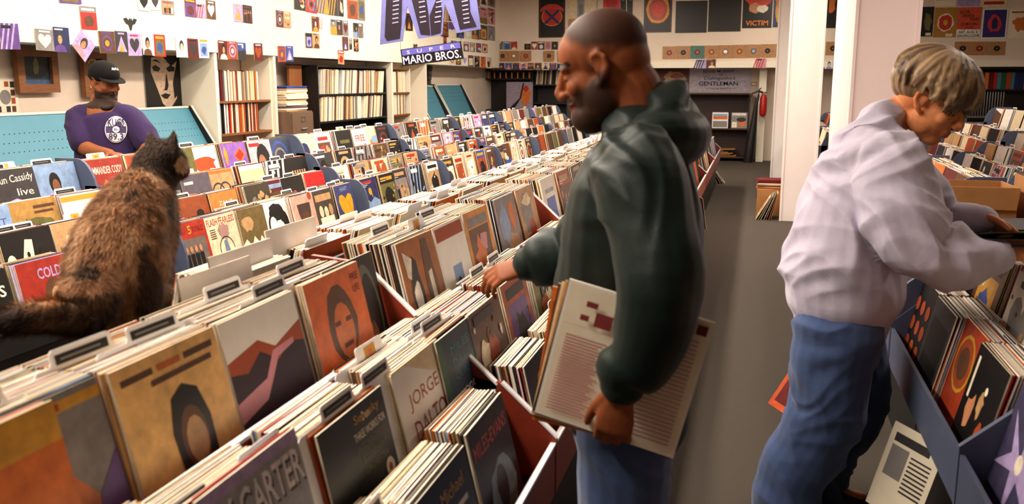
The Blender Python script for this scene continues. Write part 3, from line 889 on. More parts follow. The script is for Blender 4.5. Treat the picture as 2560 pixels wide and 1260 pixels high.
# big white divider cards that stand proud along the near aisle bins
NEAR_CARDS = [  # tier index, y, depth behind the front, tab, style, what it stands by
    (2, 0.98, 0.05, 0.1, 'black', 'behind the orange winged sleeve'), (2, 1.34, 0.10, -0.1, 'black', 'well behind the tan portrait sleeve'), (2, 1.46, 0.075, 0.05, 'black', 'close behind the tan portrait sleeve'),
    (2, 1.78, 0.13, 0.1, 'black', 'deep behind the pink smoke sleeve'), (2, 1.86, 0.035, -0.02, 'black', 'just behind the pink smoke sleeve'),
    (2, 2.08, 0.10, 0.0, 'black', 'behind the bright orange face sleeve'), (2, 2.74, 0.12, -0.1, 'black', 'behind the amber spotted animal sleeve'), (2, 2.82, 0.06, 0.2, 'orange', 'behind the amber spotted animal sleeve'), (2, 3.1, 0.1, 0.0, 'black', 'behind the small blue square sleeve'),
    (1, 1.30, 0.02, 0.25, 'black', 'right behind the silver capitals sleeve'), (1, 1.33, 0.045, 0.2, 'black', 'second behind the silver capitals sleeve'), (1, 1.62, 0.02, 0.1, 'black', 'at the left of the black olive text sleeve'), (1, 1.80, 0.025, 0.2, 'black', 'at the right of the black olive text sleeve'), (1, 1.99, 0.12, 0.15, 'orange', 'behind the thin brown capitals sleeve'),
    (1, 2.31, 0.05, 0.0, 'black', 'just behind the dark slate sleeve'), (1, 2.33, 0.075, -0.1, 'black', 'second behind the dark slate sleeve'), (1, 3.0, 0.14, 0.1, 'black', 'below the reaching dark hand'), (1, 3.25, 0.15, 0.1, 'black', 'just past the reaching dark hand')]
for i, yy, dd, tb, st, by in NEAR_CARDS:
    xt, zt, dp = UNITS['N']['tiers'][i]
    divider_card(xt + SL - dd, yy, zt - CL + 0.004, 1, LEAN, ER.uniform(-0.03, 0.03), tb, st,
                 'white divider card with %s %s' % ('black label strip' if st == 'black' else 'yellow price sticker', by), 'proud divider cards of the aisle bins')
for yy, xx, up, lab in ((2.18, -1.36, 0.035, 'blank white sleeve raised between two other blank ones'), (2.52, -1.39, 0.05, 'blank white sleeve raised highest behind the aisle bins'), (1.95, -1.29, 0.03, 'blank white sleeve raised right beside the cat')):
    me = cover_mesh('record_sleeve', 'white', [], material=FLAT)
    place(me, 'record_sleeve', stand(xx + 0.04, yy, 1.09 - CL + up, 1, LEAN * 0.6), lab, 'record', 'blank raised sleeves')

# glass_sleeve_marker: dark sleeve showing past the orange one
xt, zt, dp = UNITS['N']['tiers'][2]
place(cover_mesh('record_sleeve', (26, 24, 20), [P(arc(.74, .5, .2, .42, 0, 340, 18), (92, 100, 84)), P(circ(.76, .48, .15, .36), 'black'), P([(.56, .1), (.62, .34), (.68, .4), (.7, .3), (.72, .4), (.77, .32), (.78, .1)], (150, 82, 48))]), 'record_sleeve', stand(xt + SL - 0.024, 2.245, zt - CL + 0.004, 1, LEAN), 'near black sleeve with green glass curve and brown fingers', 'record')

# ------------------------------------------------------------------ sleeves and posters pinned to the soffits
USED_S = set()
SR = random.Random(21)
SG = ['purple', 'charcoal', 'lilac', 'maroon', 'white', 'brown', 'navy', 'rust', 'red', 'black', 'cream', 'grey', 'blue', 'tan', 'orange', 'teal', 'pink']


def small_cover(g=None):
    while True:
        gg, a, k = g or SR.choice(SG), SR.choice(ACC), SR.choice(list(MOTIF))
        if gg != a and (gg, a, k) not in USED_S:
            USED_S.add((gg, a, k))
            f, ph = MOTIF[k]
            return gg, f(gg, a, SR), 'small %s picture sleeve with %s %s pinned on the %%s' % (CNAME.get(gg, gg), CNAME.get(a, a), ph)


def left_card(x0, y0, x1, y1, g=None, X=SX + 0.006, name='picture_sleeve', lab=None, D=None, roll=0.0, cat='picture sleeve', grp='picture sleeves on the left soffit', where='left soffit'):
    a, b = onX(x0, (y0 + y1) / 2, X), onX(x1, (y0 + y1) / 2, X)
    zt, zb = onX((x0 + x1) / 2, y0, X).z, onX((x0 + x1) / 2, y1, X).z
    gg, DD, ll = small_cover(g) if D is None else (g, D, lab)
    me = cover_mesh(name, gg, DD, b.y - a.y, zt - zb, 0.003)
    return place(me, name, stand(X, (a.y + b.y) / 2, zb, 1, 0, roll), lab or (ll % where), cat, grp)


def back_card(x0, y0, x1, y1, g=None, Y=SY - 0.006, name='picture_sleeve', lab=None, D=None, cat='picture sleeve', grp='picture sleeves on the far soffit', where='far soffit', t=0.003, side=0):
    a, b = onY(x0, (y0 + y1) / 2, Y), onY(x1, (y0 + y1) / 2, Y)
    zt, zb = onY((x0 + x1) / 2, y0, Y).z, onY((x0 + x1) / 2, y1, Y).z
    gg, DD, ll = small_cover(g) if D is None else (g, D, lab)
    me = cover_mesh(name, gg, DD, b.x - a.x, zt - zb, t)
    return place(me, name, stand((a.x + b.x) / 2, Y, zb, 0, 0), lab or (ll % where), cat, grp)


L3 = [  # zoomed-in pixel boxes divided by three
    (0, 175, 145, 370, 'purple'), (265, 220, 402, 380, 'grey'), (402, 205, 520, 390, 'navy'), (745, 235, 862, 400, 'brown'), (863, 235, 958, 405, 'charcoal'), (960, 250, 1060, 418, 'lilac'),
    (1070, 250, 1153, 415, 'white'), (1155, 260, 1240, 425, 'red'), (1320, 275, 1404, 430, 'white'), (1406, 290, 1486, 440, 'maroon'), (1490, 285, 1565, 435, 'white'), (1635, 305, 1704, 445, 'maroon'),
    (1706, 310, 1779, 445, 'rust'), (1781, 320, 1845, 450, 'blue'), (605, 50, 725, 220, 'red'), (440, -120, 605, 25, 'purple'), (1030, -60, 1120, 80, 'white'), (1124, -60, 1200, 75, 'white'),
    (1215, 5, 1305, 108, 'grey'), (1385, -10, 1470, 125, 'purple'), (1472, 30, 1542, 132, 'lilac'), (1546, 5, 1616, 142, 'brown'), (1755, 30, 1819, 162, 'lilac'), (1821, 40, 1890, 172, 'black'),
    (2070, 80, 2124, 202, 'maroon'), (2126, 88, 2180, 208, 'tan'), (1905, 325, 1970, 455, 'maroon'), (2085, 345, 2141, 465, 'rust'), (2143, 345, 2200, 460, 'blue'),
    (2205, -40, 2290, 75, 'black'), (2292, -40, 2375, 95, 'red'), (2377, -40, 2457, 100, 'gold'), (2460, -40, 2534, 115, 'charcoal'), (2536, -40, 2575, 122, 'black'), (2605, -40, 2681, 140, 'rust'), (2683, -40, 2737, 152, 'grey'),
    (2340, 125, 2390, 235, 'maroon'), (2395, 130, 2428, 215, 'white'), (2292, 248, 2341, 358, 'charcoal'), (2343, 250, 2395, 360, 'tan'), (2480, 145, 2524, 258, 'grey'), (2526, 150, 2568, 262, 'charcoal'),
    (2570, 155, 2612, 265, 'grey'), (2650, 172, 2687, 278, 'charcoal'), (2689, 175, 2725, 283, 'grey'), (2568, 275, 2612, 378, 'brown'), (2620, 285, 2640, 370, 'grey'), (2653, 290, 2688, 385, 'black'), (2535, 378, 2580, 482, 'tan'),
    (3040, 100, 3095, 230, 'black'), (3100, 330, 3130, 375, 'charcoal'), (3325, 270, 3350, 345, 'rust')]
for x0, y0, x1, y1, g in L3:
    left_card(x0 / 3, y0 / 3, x1 / 3, y1 / 3, g, roll=SR.uniform(-0.03, 0.03))
# dense wall of sleeves near the far corner of the left soffit
for r, (ya, yb) in enumerate(((-35, 8), (10, 52), (54, 92))):
    for k in range(7):
        xa = 1102 + 19.5 * k
        left_card(xa, ya + 3 * k * 0.6, xa + 18.5, yb + 3 * k * 0.5, None)
for k in range(7):
    xa = 1128 + 15.5 * k
    if SR.random() < 0.8:
        left_card(xa, 102 + k * 1.5, xa + 13, 126 + k * 1.2, None)
    left_card(xa - 4, 134 + k * 1.5, xa + 9, 160 + k * 1.8, None)
# the one hung on its corner
c = onX(209, 113, SX + 0.006)
me = cover_mesh('picture_sleeve', 'lilac', m_portrait('lilac', 'pink', SR), 0.19, 0.19, 0.003)
place(me, 'picture_sleeve', Matrix.Translation(c) @ Matrix.Rotation(math.pi / 2, 4, 'Z') @ Matrix.Rotation(math.pi / 4, 4, 'Y') @ Matrix.Translation((0, 0, -0.095)), 'lilac picture sleeve hung on its corner below the soffit', 'picture sleeve')
# little black bat cut-out
c = onX(326, 57, SX + 0.005)
b = MB()
bat = [(-.11, .04), (-.06, .05), (-.03, .02), (-.012, .05), (0, .03), (.012, .05), (.03, .02), (.06, .05), (.11, .04), (.07, -.01), (.03, -.02), (.008, -.08), (-.008, -.08), (-.03, -.02), (-.07, -.01)]
o = b.prism([(p[0] * 0.8, p[1] * 0.8) for p in bat], 0, 0.003, axis='x').build('bat_cutout', BLACKP)
o.location = c
tag(o, 'small black bat cut-out pinned on the left soffit', 'decoration')

# far soffit: posters, plain boards, disc sleeves
PX = 'poster'


def poster(x0, y0, x1, y1, g, D, lab, Y=SY - 0.008):
    return back_card(x0, y0, x1, y1, g, Y, 'poster', lab, D, 'poster', None, t=0.006)


poster(1347, -30, 1413, 94, 'black', [R_(.03, .01, .97, .99, 'maroon'), R_(.06, .02, .94, .98, 'black'), P(circ(.5, .42, .4, .19), 'gold'), P(circ(.5, .42, .37, .175), (190, 40, 30)), P([(.2, .3), (.28, .27), (.8, .54), (.72, .57)], 'navy'), P([(.8, .3), (.72, .27), (.2, .54), (.28, .57)], 'navy'), P(arc(.5, .5, .48, .18, 20, 160, 12) + arc(.5, .48, .44, .1, 160, 20, 12), (200, 60, 50))],
       'black poster with red roundel and crossed dark bands')
poster(1421, -30, 1494, 72, (150, 160, 170), [R_(0, .1, 1, .3, 'tan'), R_(.55, .25, .96, .9, 'cream'), R_(0, .25, .3, .8, 'cream'), R_(.36, .3, .5, .6, 'grey')], 'grey blue street poster behind the green jacket man')
poster(1508, -30, 1550, 44, (206, 50, 60), [P(wob(.5, .5, .3, .3, SR), 'red')], 'crimson poster above the standing man')
poster(1551, -30, 1582, 50, 'black', [P([(.1, .6), (.5, .7), (.9, .6), (.5, .66)], 'white'), P([(.45, .66), (.5, .66), (.55, .2), (.5, .2)], 'white')], 'black poster with thin white lines next to crimson one')
poster(1610, -24, 1680, 81, 'black', [R_(.03, .02, .97, .98, 'maroon'), R_(.05, .03, .95, .97, 'black'), P(wob(.5, .55, .42, .34, SR, 18, .06), (226, 140, 30)), P(wob(.5, .55, .33, .27, SR, 18, .06), 'rust'), P(wob(.5, .55, .23, .19, SR, 18, .06), (214, 50, 24))], 'black poster with abstract orange and red flame shape')
poster(1689, 2, 1768, 82, (34, 28, 26), [], 'plain dark board beside the flame poster')
poster(1771, -2, 1853, 79, (34, 28, 26), [], 'plain dark board beside the red lettered poster')
poster(1857, -30, 1931, 70, 'black', [P(wob(.5, .7, .4, .22, SR, 18, .2), (204, 60, 30)), P(wob(.4, .5, .2, .14, SR, 14, .2), 'skin'), P(wob(.66, .48, .2, .1, SR, 14, .2), 'bone'), T('VICTIM', .12, .06, .76, .13, (226, 120, 40), .02)], 'black poster with red picture and orange capital lettering')
poster(1934, -30, 1957, 68, 'navy', [P(wob(.5, .4, .3, .3, SR), 'gold'), P(wob(.5, .7, .3, .15, SR), 'orange')], 'slim navy poster with gold patches by the pillar')
poster(2068, -30, 2092, 70, 'black', [P(wob(.5, .6, .35, .3, SR), 'orange')], 'black poster with orange figure seen between pillars')
poster(2299, 17, 2333, 91, 'black', [P(wob(.6, .5, .3, .3, SR), 'olive'), R_(.5, .03, .9, .12, 'cream')], 'near black poster with dim olive shape')
poster(2335, 19, 2392, 93, (170, 120, 40), [P(wob(.5, .5, .36, .3, SR, 20, .1), 'bone'), P(wob(.5, .5, .3, .26, SR, 20, .1), (190, 50, 30)), P(circ(.5, .5, .1), 'gold'), R_(.55, .02, .85, .12, 'cream')], 'ochre poster with red rosette flower')
poster(2393, 18, 2452, 95, (206, 80, 50), [R_(0, 0, 1, .28, 'white'), T('BLOOD', .1, .8, .4, .1, 'black', .02), T('SWEAT &', .2, .68, .5, .1, 'black', .02), T('TEARS', .5, .56, .42, .1, 'black', .02), T('LEE MICHAELS', .15, .42, .75, .08, 'black', .01), T('LOVE', .36, .3, .35, .08, 'black', .01), T('SAT. AUG. 2', .1, .15, .8, .09, 'black', .02), T('OAKLAND COLISEUM', .04, .03, .92, .09, 'black', .02)], 'orange concert bill with black block lettering')
poster(2455, 22, 2518, 97, 'white', [R_(.05, .05, .95, .97, (40, 50, 120)), R_(.12, .1, .88, .92, (60, 40, 110)), P(wob(.5, .5, .26, .3, SR, 18, .2), (190, 60, 60)), P(wob(.5, .5, .14, .2, SR, 18, .2), 'navy')], 'deep blue poster with red swirl and white border')
poster(2521, 21, 2580, 95, 'bone', [P(wob(.5, .5, .3, .25, SR, 18, .3), 'orange'), R_(.1, .85, .9, .9, 'red')], 'bone white poster with faint orange drawing')
poster(2338, -60, 2392, 15, 'bone', [R_(.1, .2, .9, .3, 'blue')], 'bone poster with a blue line above rosette poster')
poster(2396, -60, 2452, 16, 'lilac', [P(wob(.5, .4, .3, .2, SR), 'sky')], 'pale lilac poster above the concert bill')
poster(2456, -60, 2520, 19, 'cream', [R_(.1, .1, .9, .2, 'red')], 'cream poster with red line above the deep blue one')


def disc_sleeve(x0, y0, x1, y1, label_c, g=(170, 122, 78), lab=None):
    hc = {'red': 'red', 'black': 'black', 'orange': 'orange', 'white': 'white', 'blue': 'blue'}[label_c]
    D = [P(circ(.5, .5, .2, .2, 18), 'black'), P(circ(.5, .5, .15, .15, 18), label_c if label_c != 'blue' else 'sky'), P(circ(.5, .5, .03, .03, 8), 'bone')]
    return back_card(x0, y0, x1, y1, g, SY - 0.034 if y1 > 152 else SY - 0.006, 'disc_sleeve', lab or 'brown card sleeve with %s record label in its hole' % hc, D, 'record sleeve', 'brown disc sleeves on the far soffit')


for k, c in enumerate(['red', 'black', 'red', 'orange', 'white', 'orange', 'blue', 'black', 'black']):
    xa = 1656 + 35.1 * k
    disc_sleeve(xa, 116 - k * 0.8, xa + 34.5, 148 - k * 0.6, c, (70, 110, 96) if k == 2 else (170, 122, 78), 'green card sleeve with red record label in its hole' if k == 2 else None)
for xa, c in ((2064, 'black'), (2096, 'orange'), (2386, 'black'), (2428, 'red'), (2471, 'black')):
    disc_sleeve(xa, 104, xa + 36 + (6 if xa > 2300 else 0), 138, c)
for xa, c in ((1243, 'black'), (1271, 'white'), (1301, 'red'), (1359, 'black'), (1394, 'red')):
    disc_sleeve(xa, 127, xa + 27, 153, c)
for k in range(9):
    if k not in (3,):
        back_card(1243 + 17 * k, 104, 1259 + 17 * k, 124)
for k in range(10):
    back_card(1226 + 18.5 * k, 157, 1243 + 18.5 * k, 175, Y=SY - 0.036)
for x0, y0, x1, y1, g in ((1741, 149, 1765, 171, 'lilac'), (1766, 148, 1789, 170, 'maroon'), (1890, 146, 1915, 170, 'pink'), (2062, 150, 2082, 172, 'white')):
    back_card(x0, y0, x1, y1, g, SY - 0.038)

# ------------------------------------------------------------------ hanging cut-out sign
HY = 7.0
sign = empty('hanging_sign', onY(1075, 60, HY), 0, 'hanging zigzag cut-out sign with dark banded legs and blue rim', 'sign')
so = -sign.location


def shape(px, Y, t, col, name, m, par, off, shrink=None):
    pts = [onY(x, y, Y) for x, y in px]
    o = MB().prism([(p.x, p.z) for p in pts], Y - t, Y, col).build(name, m, par)
    o.location = off
    return o


GLOSS = mat('glossy_print', attr=True, rough=0.25, mottle=0.25, mscale=9, spec=0.5)
OUT = [(962, -150), (951, 112), (1007, 103), (1019, 15), (1047, 97), (1107, 87), (1113, 10), (1143, 83), (1203, 73), (1172, -150), (1120, -150), (1068, -60), (1015, -150)]
shape(OUT, HY, 0.012, (112, 112, 172), 'board', GLOSS, sign, so)
for k, (leg, bars) in enumerate((([(972, -140), (962, 92), (968, 102), (1000, 96), (1004, 60), (1008, -120)], 7), ([(1030, 0), (1052, 86), (1076, 88), (1072, 40), (1062, -30)], 6), ([(1098, -20), (1074, 40), (1078, 88), (1102, 82), (1106, 30)], 6), ([(1122, -40), (1150, 74), (1192, 66), (1176, 30), (1164, -120)], 7))):
    lg = shape(leg, HY - 0.0125, 0.004, (38, 28, 40), 'leg_band', GLOSS, sign, so)
    cx0, cx1 = leg[0], leg[1]
    for q in range(bars):
        f = q / bars
        yy = -10 + 75 * f
        xm = (leg[1][0] + leg[-2][0]) / 2 - (leg[1][0] - leg[0][0]) * (1 - f) * 0.25 + (4 if k != 1 else -4)
        o = shape([(xm - 7, yy + 2), (xm - 6, yy + 5), (xm + 9, yy + 2), (xm + 8, yy - 1)], HY - 0.0168, 0.003, (150, 146, 176), 'stripe', GLOSS, None, (0, 0, 0))
        o.parent = lg
for xx in (975, 1160):
    p = onY(xx, -140, HY)
    o = MB().tube([(p.x, HY - 0.006, p.z - 0.01), (p.x, HY - 0.006, CEIL)], 0.002, 6).build('cord', BLACKP, sign)
    o.location = so


def quad_print(C4, D, n, off=0.0006):
    """D drawn on the quad C4 (lower left, lower right, upper right, upper left)"""
    b = MB()
    y = off

    def mp(u, v):
        return (C4[0] * (1 - u) + C4[1] * u) * (1 - v) + (C4[3] * (1 - u) + C4[2] * u) * v + n * y
    for d in D:
        y += 0.0006
        if d[0] == 'text':
            _, s, x0, y0, ww, hh, c = d[:7]
            vs, fs = text_polys(s, d[7])
            b.add([mp(x0 + ww * p[0], y0 + hh * p[1]) for p in vs], fs, c)
        else:
            b.add([mp(*p) for p in d[1]], [tuple(range(len(d[1])))], d[2])
    return b


C4 = [onY(*p, HY) for p in ((1008, 166), (1160, 147), (1153, 103), (1002, 124))]
pl = empty('sign_plaque', sum(C4, Vector()) / 4, 0, 'tilted black and violet name plaque hung below the zigzag sign', 'sign')
o = MB().prism([(p.x, p.z) for p in C4], HY - 0.01, HY, 'black').build('plate', GLOSS, pl)
o.location = -pl.location
C4f = [p + Vector((0, -0.01, 0)) for p in C4]
o = quad_print(C4f, [R_(.02, .62, .98, .96, (90, 84, 170)), T('S   U   P   E   R', .1, .68, .8, .2, (214, 196, 220), .01), T('MARIO BROS.', .02, .08, .95, .48, (196, 190, 222), .015)], Vector((0, -1, 0))).build('lettering', FLAT, pl)
o.location = -pl.location
for q in (3, 2):
    p = C4[q]
    o = MB().tube([(p.x, HY - 0.004, p.z - 0.01), (p.x, HY - 0.004, CEIL)], 0.0015, 6).build('cord', BLACKP, pl)
    o.location = -pl.location

# banner and picture under the far soffit
Yb = WY - 0.01
b0 = [onY(*p, Yb) for p in ((1724, 229), (1877, 228), (1877, 168), (1726, 168))]
bn = empty('vinyl_banner', sum(b0, Vector()) / 4, 0, 'silver lilac plastic banner lettered in black above dark shelf', 'banner')
o = MB().prism([(p.x, p.z) for p in b0], Yb - 0.004, Yb, (196, 184, 204)).build('sheet', mat('banner_sheet', attr=True, rough=0.25, mottle=0.12, bump=0.8, bscale=12, bump_d=0.02), bn)
o.location = -bn.location
o = quad_print([p + Vector((0, -0.005, 0)) for p in b0], [T('EDDIE MURPHY', .22, .78, .52, .11, 'black', .01), T('THE', .46, .66, .08, .07, 'black'), T('Distinguished', .24, .44, .5, .18, 'black'), T('GENTLEMAN', .15, .24, .64, .17, 'black', .012), T('The Campaign Begins May 14', .24, .08, .5, .07, 'black')], Vector((0, -1, 0))).build('lettering', FLAT, bn)
o.location = -bn.location
poster(1600, 167, 1723, 229, (90, 36, 26), [P(wob(.7, .5, .24, .3, SR, 16, .2), 'tan'), P(wob(.75, .62, .14, .12, SR, 14, .2), 'rust'), P(wob(.3, .5, .2, .3, SR, 14, .2), 'maroon')], 'maroon film poster with tan figures left of the banner', Y=WY - 0.01)
back_card(1877, 205, 1893, 215, 'tan', WY - 0.01, 'wall_plate', 'small tan plate beside the lilac banner', [R_(.15, .25, .85, .75, 'bone')], 'plate', None)

# ------------------------------------------------------------------ left wall recess
def framed(x0, y0, x1, y1, X, lab, bg, D, fw=0.05, fm=None):
    a, b = onX(x0, (y0 + y1) / 2, X), onX(x1, (y0 + y1) / 2, X)
    zt, zb = onX((x0 + x1) / 2, y0, X).z, onX((x0 + x1) / 2, y1, X).z
    zt = min(zt, SZ - 0.02)
    w_, h_ = b.y - a.y, zt - zb
    t = empty('framed_picture', (X, (a.y + b.y) / 2, zb), math.pi / 2, lab, 'picture')
    me = cover_mesh('canvas', bg, D, w_ - fw, h_ - fw, 0.012)
    o = bpy.data.objects.new('canvas', me)
    COL.objects.link(o)
    o.parent = t
    o.location = (0, 0, fw / 2)
    for (lo, hi) in (((-w_ / 2, 0), (w_ / 2, fw)), ((-w_ / 2, h_ - fw), (w_ / 2, h_)), ((-w_ / 2, fw), (-w_ / 2 + fw, h_ - fw)), ((w_ / 2 - fw, fw), (w_ / 2, h_ - fw))):
        f = MB().box((lo[0], -0.035, lo[1]), (hi[0], 0.01, hi[1]))
        f.build('frame_bar', fm or WOOD, t)
    return t


framed(36, 112, 138, 232, -5.63, 'wooden framed dark blue picture with oval vignette', (36, 50, 66), [P(circ(.5, .6, .36, .34, 20), (22, 26, 28)), P(wob(.5, .6, .08, .24, SR), 'olive'), R_(.1, .06, .9, .24, (60, 90, 130))], 0.07)
framed(203, 130, 262, 242, -5.63, 'wooden framed picture with gold oval behind the clerk', (50, 40, 30), [P(circ(.5, .5, .4, .42, 20), 'gold'), P(circ(.5, .5, .34, .36, 20), (96, 90, 70))], 0.055)
left_card(362, 138, 457, 275, 'black', -5.66, 'poster', 'tall black poster with pale stencilled face above blue pegboard', [
    P([(.2, .95), (.16, .7), (.3, .4), (.42, .12), (.5, .06), (.66, .06), (.8, .2), (.86, .5), (.86, .9), (.7, .8), (.5, .97)], (206, 176, 150)), P([(.2, .78), (.3, .82), (.42, .76), (.36, .7), (.24, .71)], 'black'), P([(.56, .76), (.68, .82), (.8, .78), (.78, .71), (.62, .7)], 'black'),
    P([(.2, .9), (.32, .92), (.44, .85), (.3, .88)], 'black'), P([(.54, .86), (.7, .92), (.82, .88), (.7, .89)], 'black'), P([(.56, .7), (.6, .45), (.56, .36), (.46, .36), (.5, .4)], 'black'), P([(.38, .27), (.5, .31), (.64, .28), (.54, .2), (.46, .21)], 'black'), P([(.86, .9), (.72, .5), (.74, .2), (.86, .3)], 'black')], cat='poster', grp=None)
left_card(-20, 196, 45, 290, 'bone', -5.66, 'photo_sheet', 'pale sheet of small photographs beside the framed picture', [P(circ(.5, .5, .22, .2), 'grey')] + [R_(.72, .1 + .22 * k, .88, .26 + .22 * k, SR.choice(['orange', 'brown', 'charcoal', 'rust'])) for k in range(4)] + [R_(.5, .1, .66, .26, 'charcoal'), R_(.5, .78, .66, .92, 'rust'), R_(.1, .1, .3, .26, 'charcoal')], cat='photo sheet', grp=None)


def display_bin(y0, y1, zt, zb, xb, xf, lab, grp=None, left=True, right=True):
    """wall bin: sloping pegboard back between black side panels edged in white"""
    t = empty('display_bin', ((xb + xf) / 2, (y0 + y1) / 2, 0), 0, lab, 'display bin', grp)
    off = -t.location

    def put(bb, nm, m, par=t):
        o = bb.build(nm, m, par)
        if par is t:
            o.location = off
        return o
    bk = put(MB().prism([(xb, zt), (xb + 0.012, zt), (xf + 0.012, zb), (xf, zb)], y0 + 0.012, y1 - 0.012), 'pegboard', TEAL)
    put(MB().box((xb - 0.006, y0 + 0.012, zt), (xb + 0.02, y1 - 0.012, zt + 0.018)), 'top_strip', SOFFIT)
    h = MB()
    nx = int((y1 - y0) / 0.05)
    for r in range(2, 5):
        for q in range(nx):
            f = r / 9
            yy, xx, zz = y0 + 0.03 + q * 0.05, xb + (xf - xb) * f + 0.013, zt + (zb - zt) * f
            h.box((xx - 0.001, yy - 0.004, zz - 0.004), (xx + 0.001, yy + 0.004, zz + 0.004))
    ho = put(h, 'peg_hole', BLACKP)
    ho['kind'] = 'stuff'
    for yy, on in ((y0, left), (y1, right)):
        if on:
            sp = put(MB().prism([(xb - 0.05, 0), (xb - 0.05, zt + 0.02), (xb + 0.04, zt + 0.02), (xf + 0.12, zb - 0.02), (xf + 0.12, 0)], yy - 0.009, yy + 0.009), 'side_panel', BLACKP)
            MB().prism([(xb + 0.04, zt + 0.02), (xf + 0.12, zb - 0.02), (xf + 0.13, zb - 0.02), (xb + 0.05, zt + 0.022)], yy - 0.01, yy + 0.01).build('white_edge', SOFFIT, sp)
    put(MB().box((xf, y0 + 0.012, 0), (xf + 0.1, y1 - 0.012, zb)), 'base', BLACKP)
    return t


display_bin(4.9, 8.08, 1.325, 0.72, -5.56, -5.22, 'long blue pegboard display bin behind the clerk')
display_bin(9.98, 10.1, 1.30, 0.75, -5.58, -5.30, 'narrow blue display bin beside the filing cabinet')
display_bin(14.28, 15.35, 1.50, 0.9, -5.58, -5.3, 'blue display bin between the white uprights')
display_bin(15.4, 16.9, 1.52, 0.9, -5.58, -5.3, 'wide blue display bin in the far left corner')
o = MB().prism([(-5.62, 1.525), (-5.5, 1.525), (-5.46, 1.86), (-5.58, 1.86)], 14.85, 15.05).build('speaker_tower', BLACKP)
for k in range(4):
    MB().box((-5.51 + 0.01 * k, 14.88, 1.54 + 0.08 * k), (-5.475 + 0.01 * k, 15.02, 1.60 + 0.08 * k)).build('grille_panel', mat('grille', (60, 56, 54), 0.7), o)
tag(o, 'tall thin black lattice speaker standing on blue bin', 'speaker')


def shelved(y0, y1, z0, xf, rng, tilt=0.0, cols=None, grp='', lab='', th=(0.014, 0.028)):
    y = y0
    while y < y1:
        t = rng.uniform(*th)
        h = rng.uniform(0.300, 0.318)
        key = (rng.choice(cols or ['bone', 'cream', 'tan', 'rust', 'maroon', 'brown', 'white', 'orange', 'grey', 'black', 'red']))
        b = MB().box((-0.30, -t / 2, 0), (0, t / 2, h), key)
        o = b.build('shelved_record', PAPER)
        o.matrix_world = Matrix.Translation((xf + rng.uniform(-0.012, 0.006), y + t / 2, z0)) @ Matrix.Rotation(tilt + rng.uniform(-0.01, 0.01), 4, 'X')
        tag(o, '%s spine of a record %s' % (CNAME.get(key, key), lab), 'record', grp)
        y += t + 0.0012


HR = random.Random(3)


def bookcase(y0, y1, zs, x0, x1, m, name, lab, back=True, top=True):
    t = empty(name, ((x0 + x1) / 2, (y0 + y1) / 2, 0), 0, lab, 'shelf')
    off = -t.location

    def put(bb, nm, mm=m):
        o = bb.build(nm, mm, t)
        o.location = off
    for yy in (y0, y1):
        put(MB().box((x0, yy - 0.012, 0), (x1, yy + 0.012, zs[-1])), 'side', SOFFIT if m is WOOD else m)
    for z in zs:
        put(MB().box((x0, y0 + 0.013, z - 0.022), (x1, y1 - 0.013, z)), 'shelf_board')
    if back:
        put(MB().box((x0, y0 + 0.013, 0), (x0 + 0.01, y1 - 0.013, zs[-1] - 0.023)), 'back_board')
    return t


# shelf between the first two uprights
zA = onX(615, 336, SX).z + 0.02
zB = zA + 0.335
bookcase(8.20, 9.285, [zA - 0.34, zA, zB, zB + 0.56], -5.655, -5.30, WOOD, 'record_shelf', 'wooden wall shelf with two rows of spines between uprights', back=False)
shelved(8.23, 9.05, zA, -5.33, HR, 0.0, None, 'spines on the lower wall shelf', 'on the lower wall shelf')
shelved(8.23, 9.05, zB, -5.33, HR, 0.0, None, 'spines on the upper wall shelf', 'on the upper wall shelf')
for k in range(7):
    c = HR.choice(['brown', 'tan', 'maroon', 'charcoal'])
    z = zB + 0.325 + 0.0065 * k
# black bookcase
zC = onX(900, 300, -5.3).z + 0.02
zD = zC + 0.345
bookcase(10.5, 12.68, [zC - 0.5, zC, zD, zD + 0.36], -5.655, -5.33, BLACKP, 'black_bookcase', 'black bookcase of leaning records under the soffit')
pale = ['bone', 'white', 'cream', 'tan', 'bone', 'grey', 'brown']
for (a, b, tl) in ((10.62, 11.1, 0.12), (11.22, 11.78, 0.16), (11.86, 12.3, 0.06), (12.32, 12.6, 0.2)):
    shelved(a, b, zD, -5.35, HR, -tl, pale, 'spines in the black bookcase top', 'in black bookcase upper row')
for (a, b, tl) in ((10.6, 11.35, 0.12), (11.45, 11.8, 0.05), (11.9, 12.55, 0.18)):
    shelved(a, b, zC, -5.35, HR, -tl, pale, 'spines in the black bookcase bottom', 'in black bookcase lower row')
# narrow shelf between uprights
bookcase(12.80, 13.62, [0.75, 1.09, 1.425, SZ - 0.08], -5.655, -5.32, WOOD, 'narrow_record_shelf', 'narrow wooden shelf with two rows of pale spines', back=False)
shelved(12.84, 13.5, 1.09, -5.35, HR, 0, pale, 'spines on the narrow lower shelf', 'on narrow shelf lower row', (0.02, 0.034))
shelved(12.84, 13.5, 1.425, -5.35, HR, 0, pale, 'spines on the narrow upper shelf', 'on narrow shelf upper row', (0.02, 0.034))
# brown board leaning by the bookcase
o = MB().box((-5.55, 10.12, 0), (-5.52, 10.44, 1.78)).build('plywood_board', mat('ply', (160, 98, 52), 0.6, mottle=0.2, mscale=6, stretch=(1, 1, 0.2)))
MB().box((-5.56, 10.12, 1.78), (-5.51, 10.44, 1.80)).build('top_edge', DARKW, o)
tag(o, 'upright brown plywood board against the black bookcase', 'board')
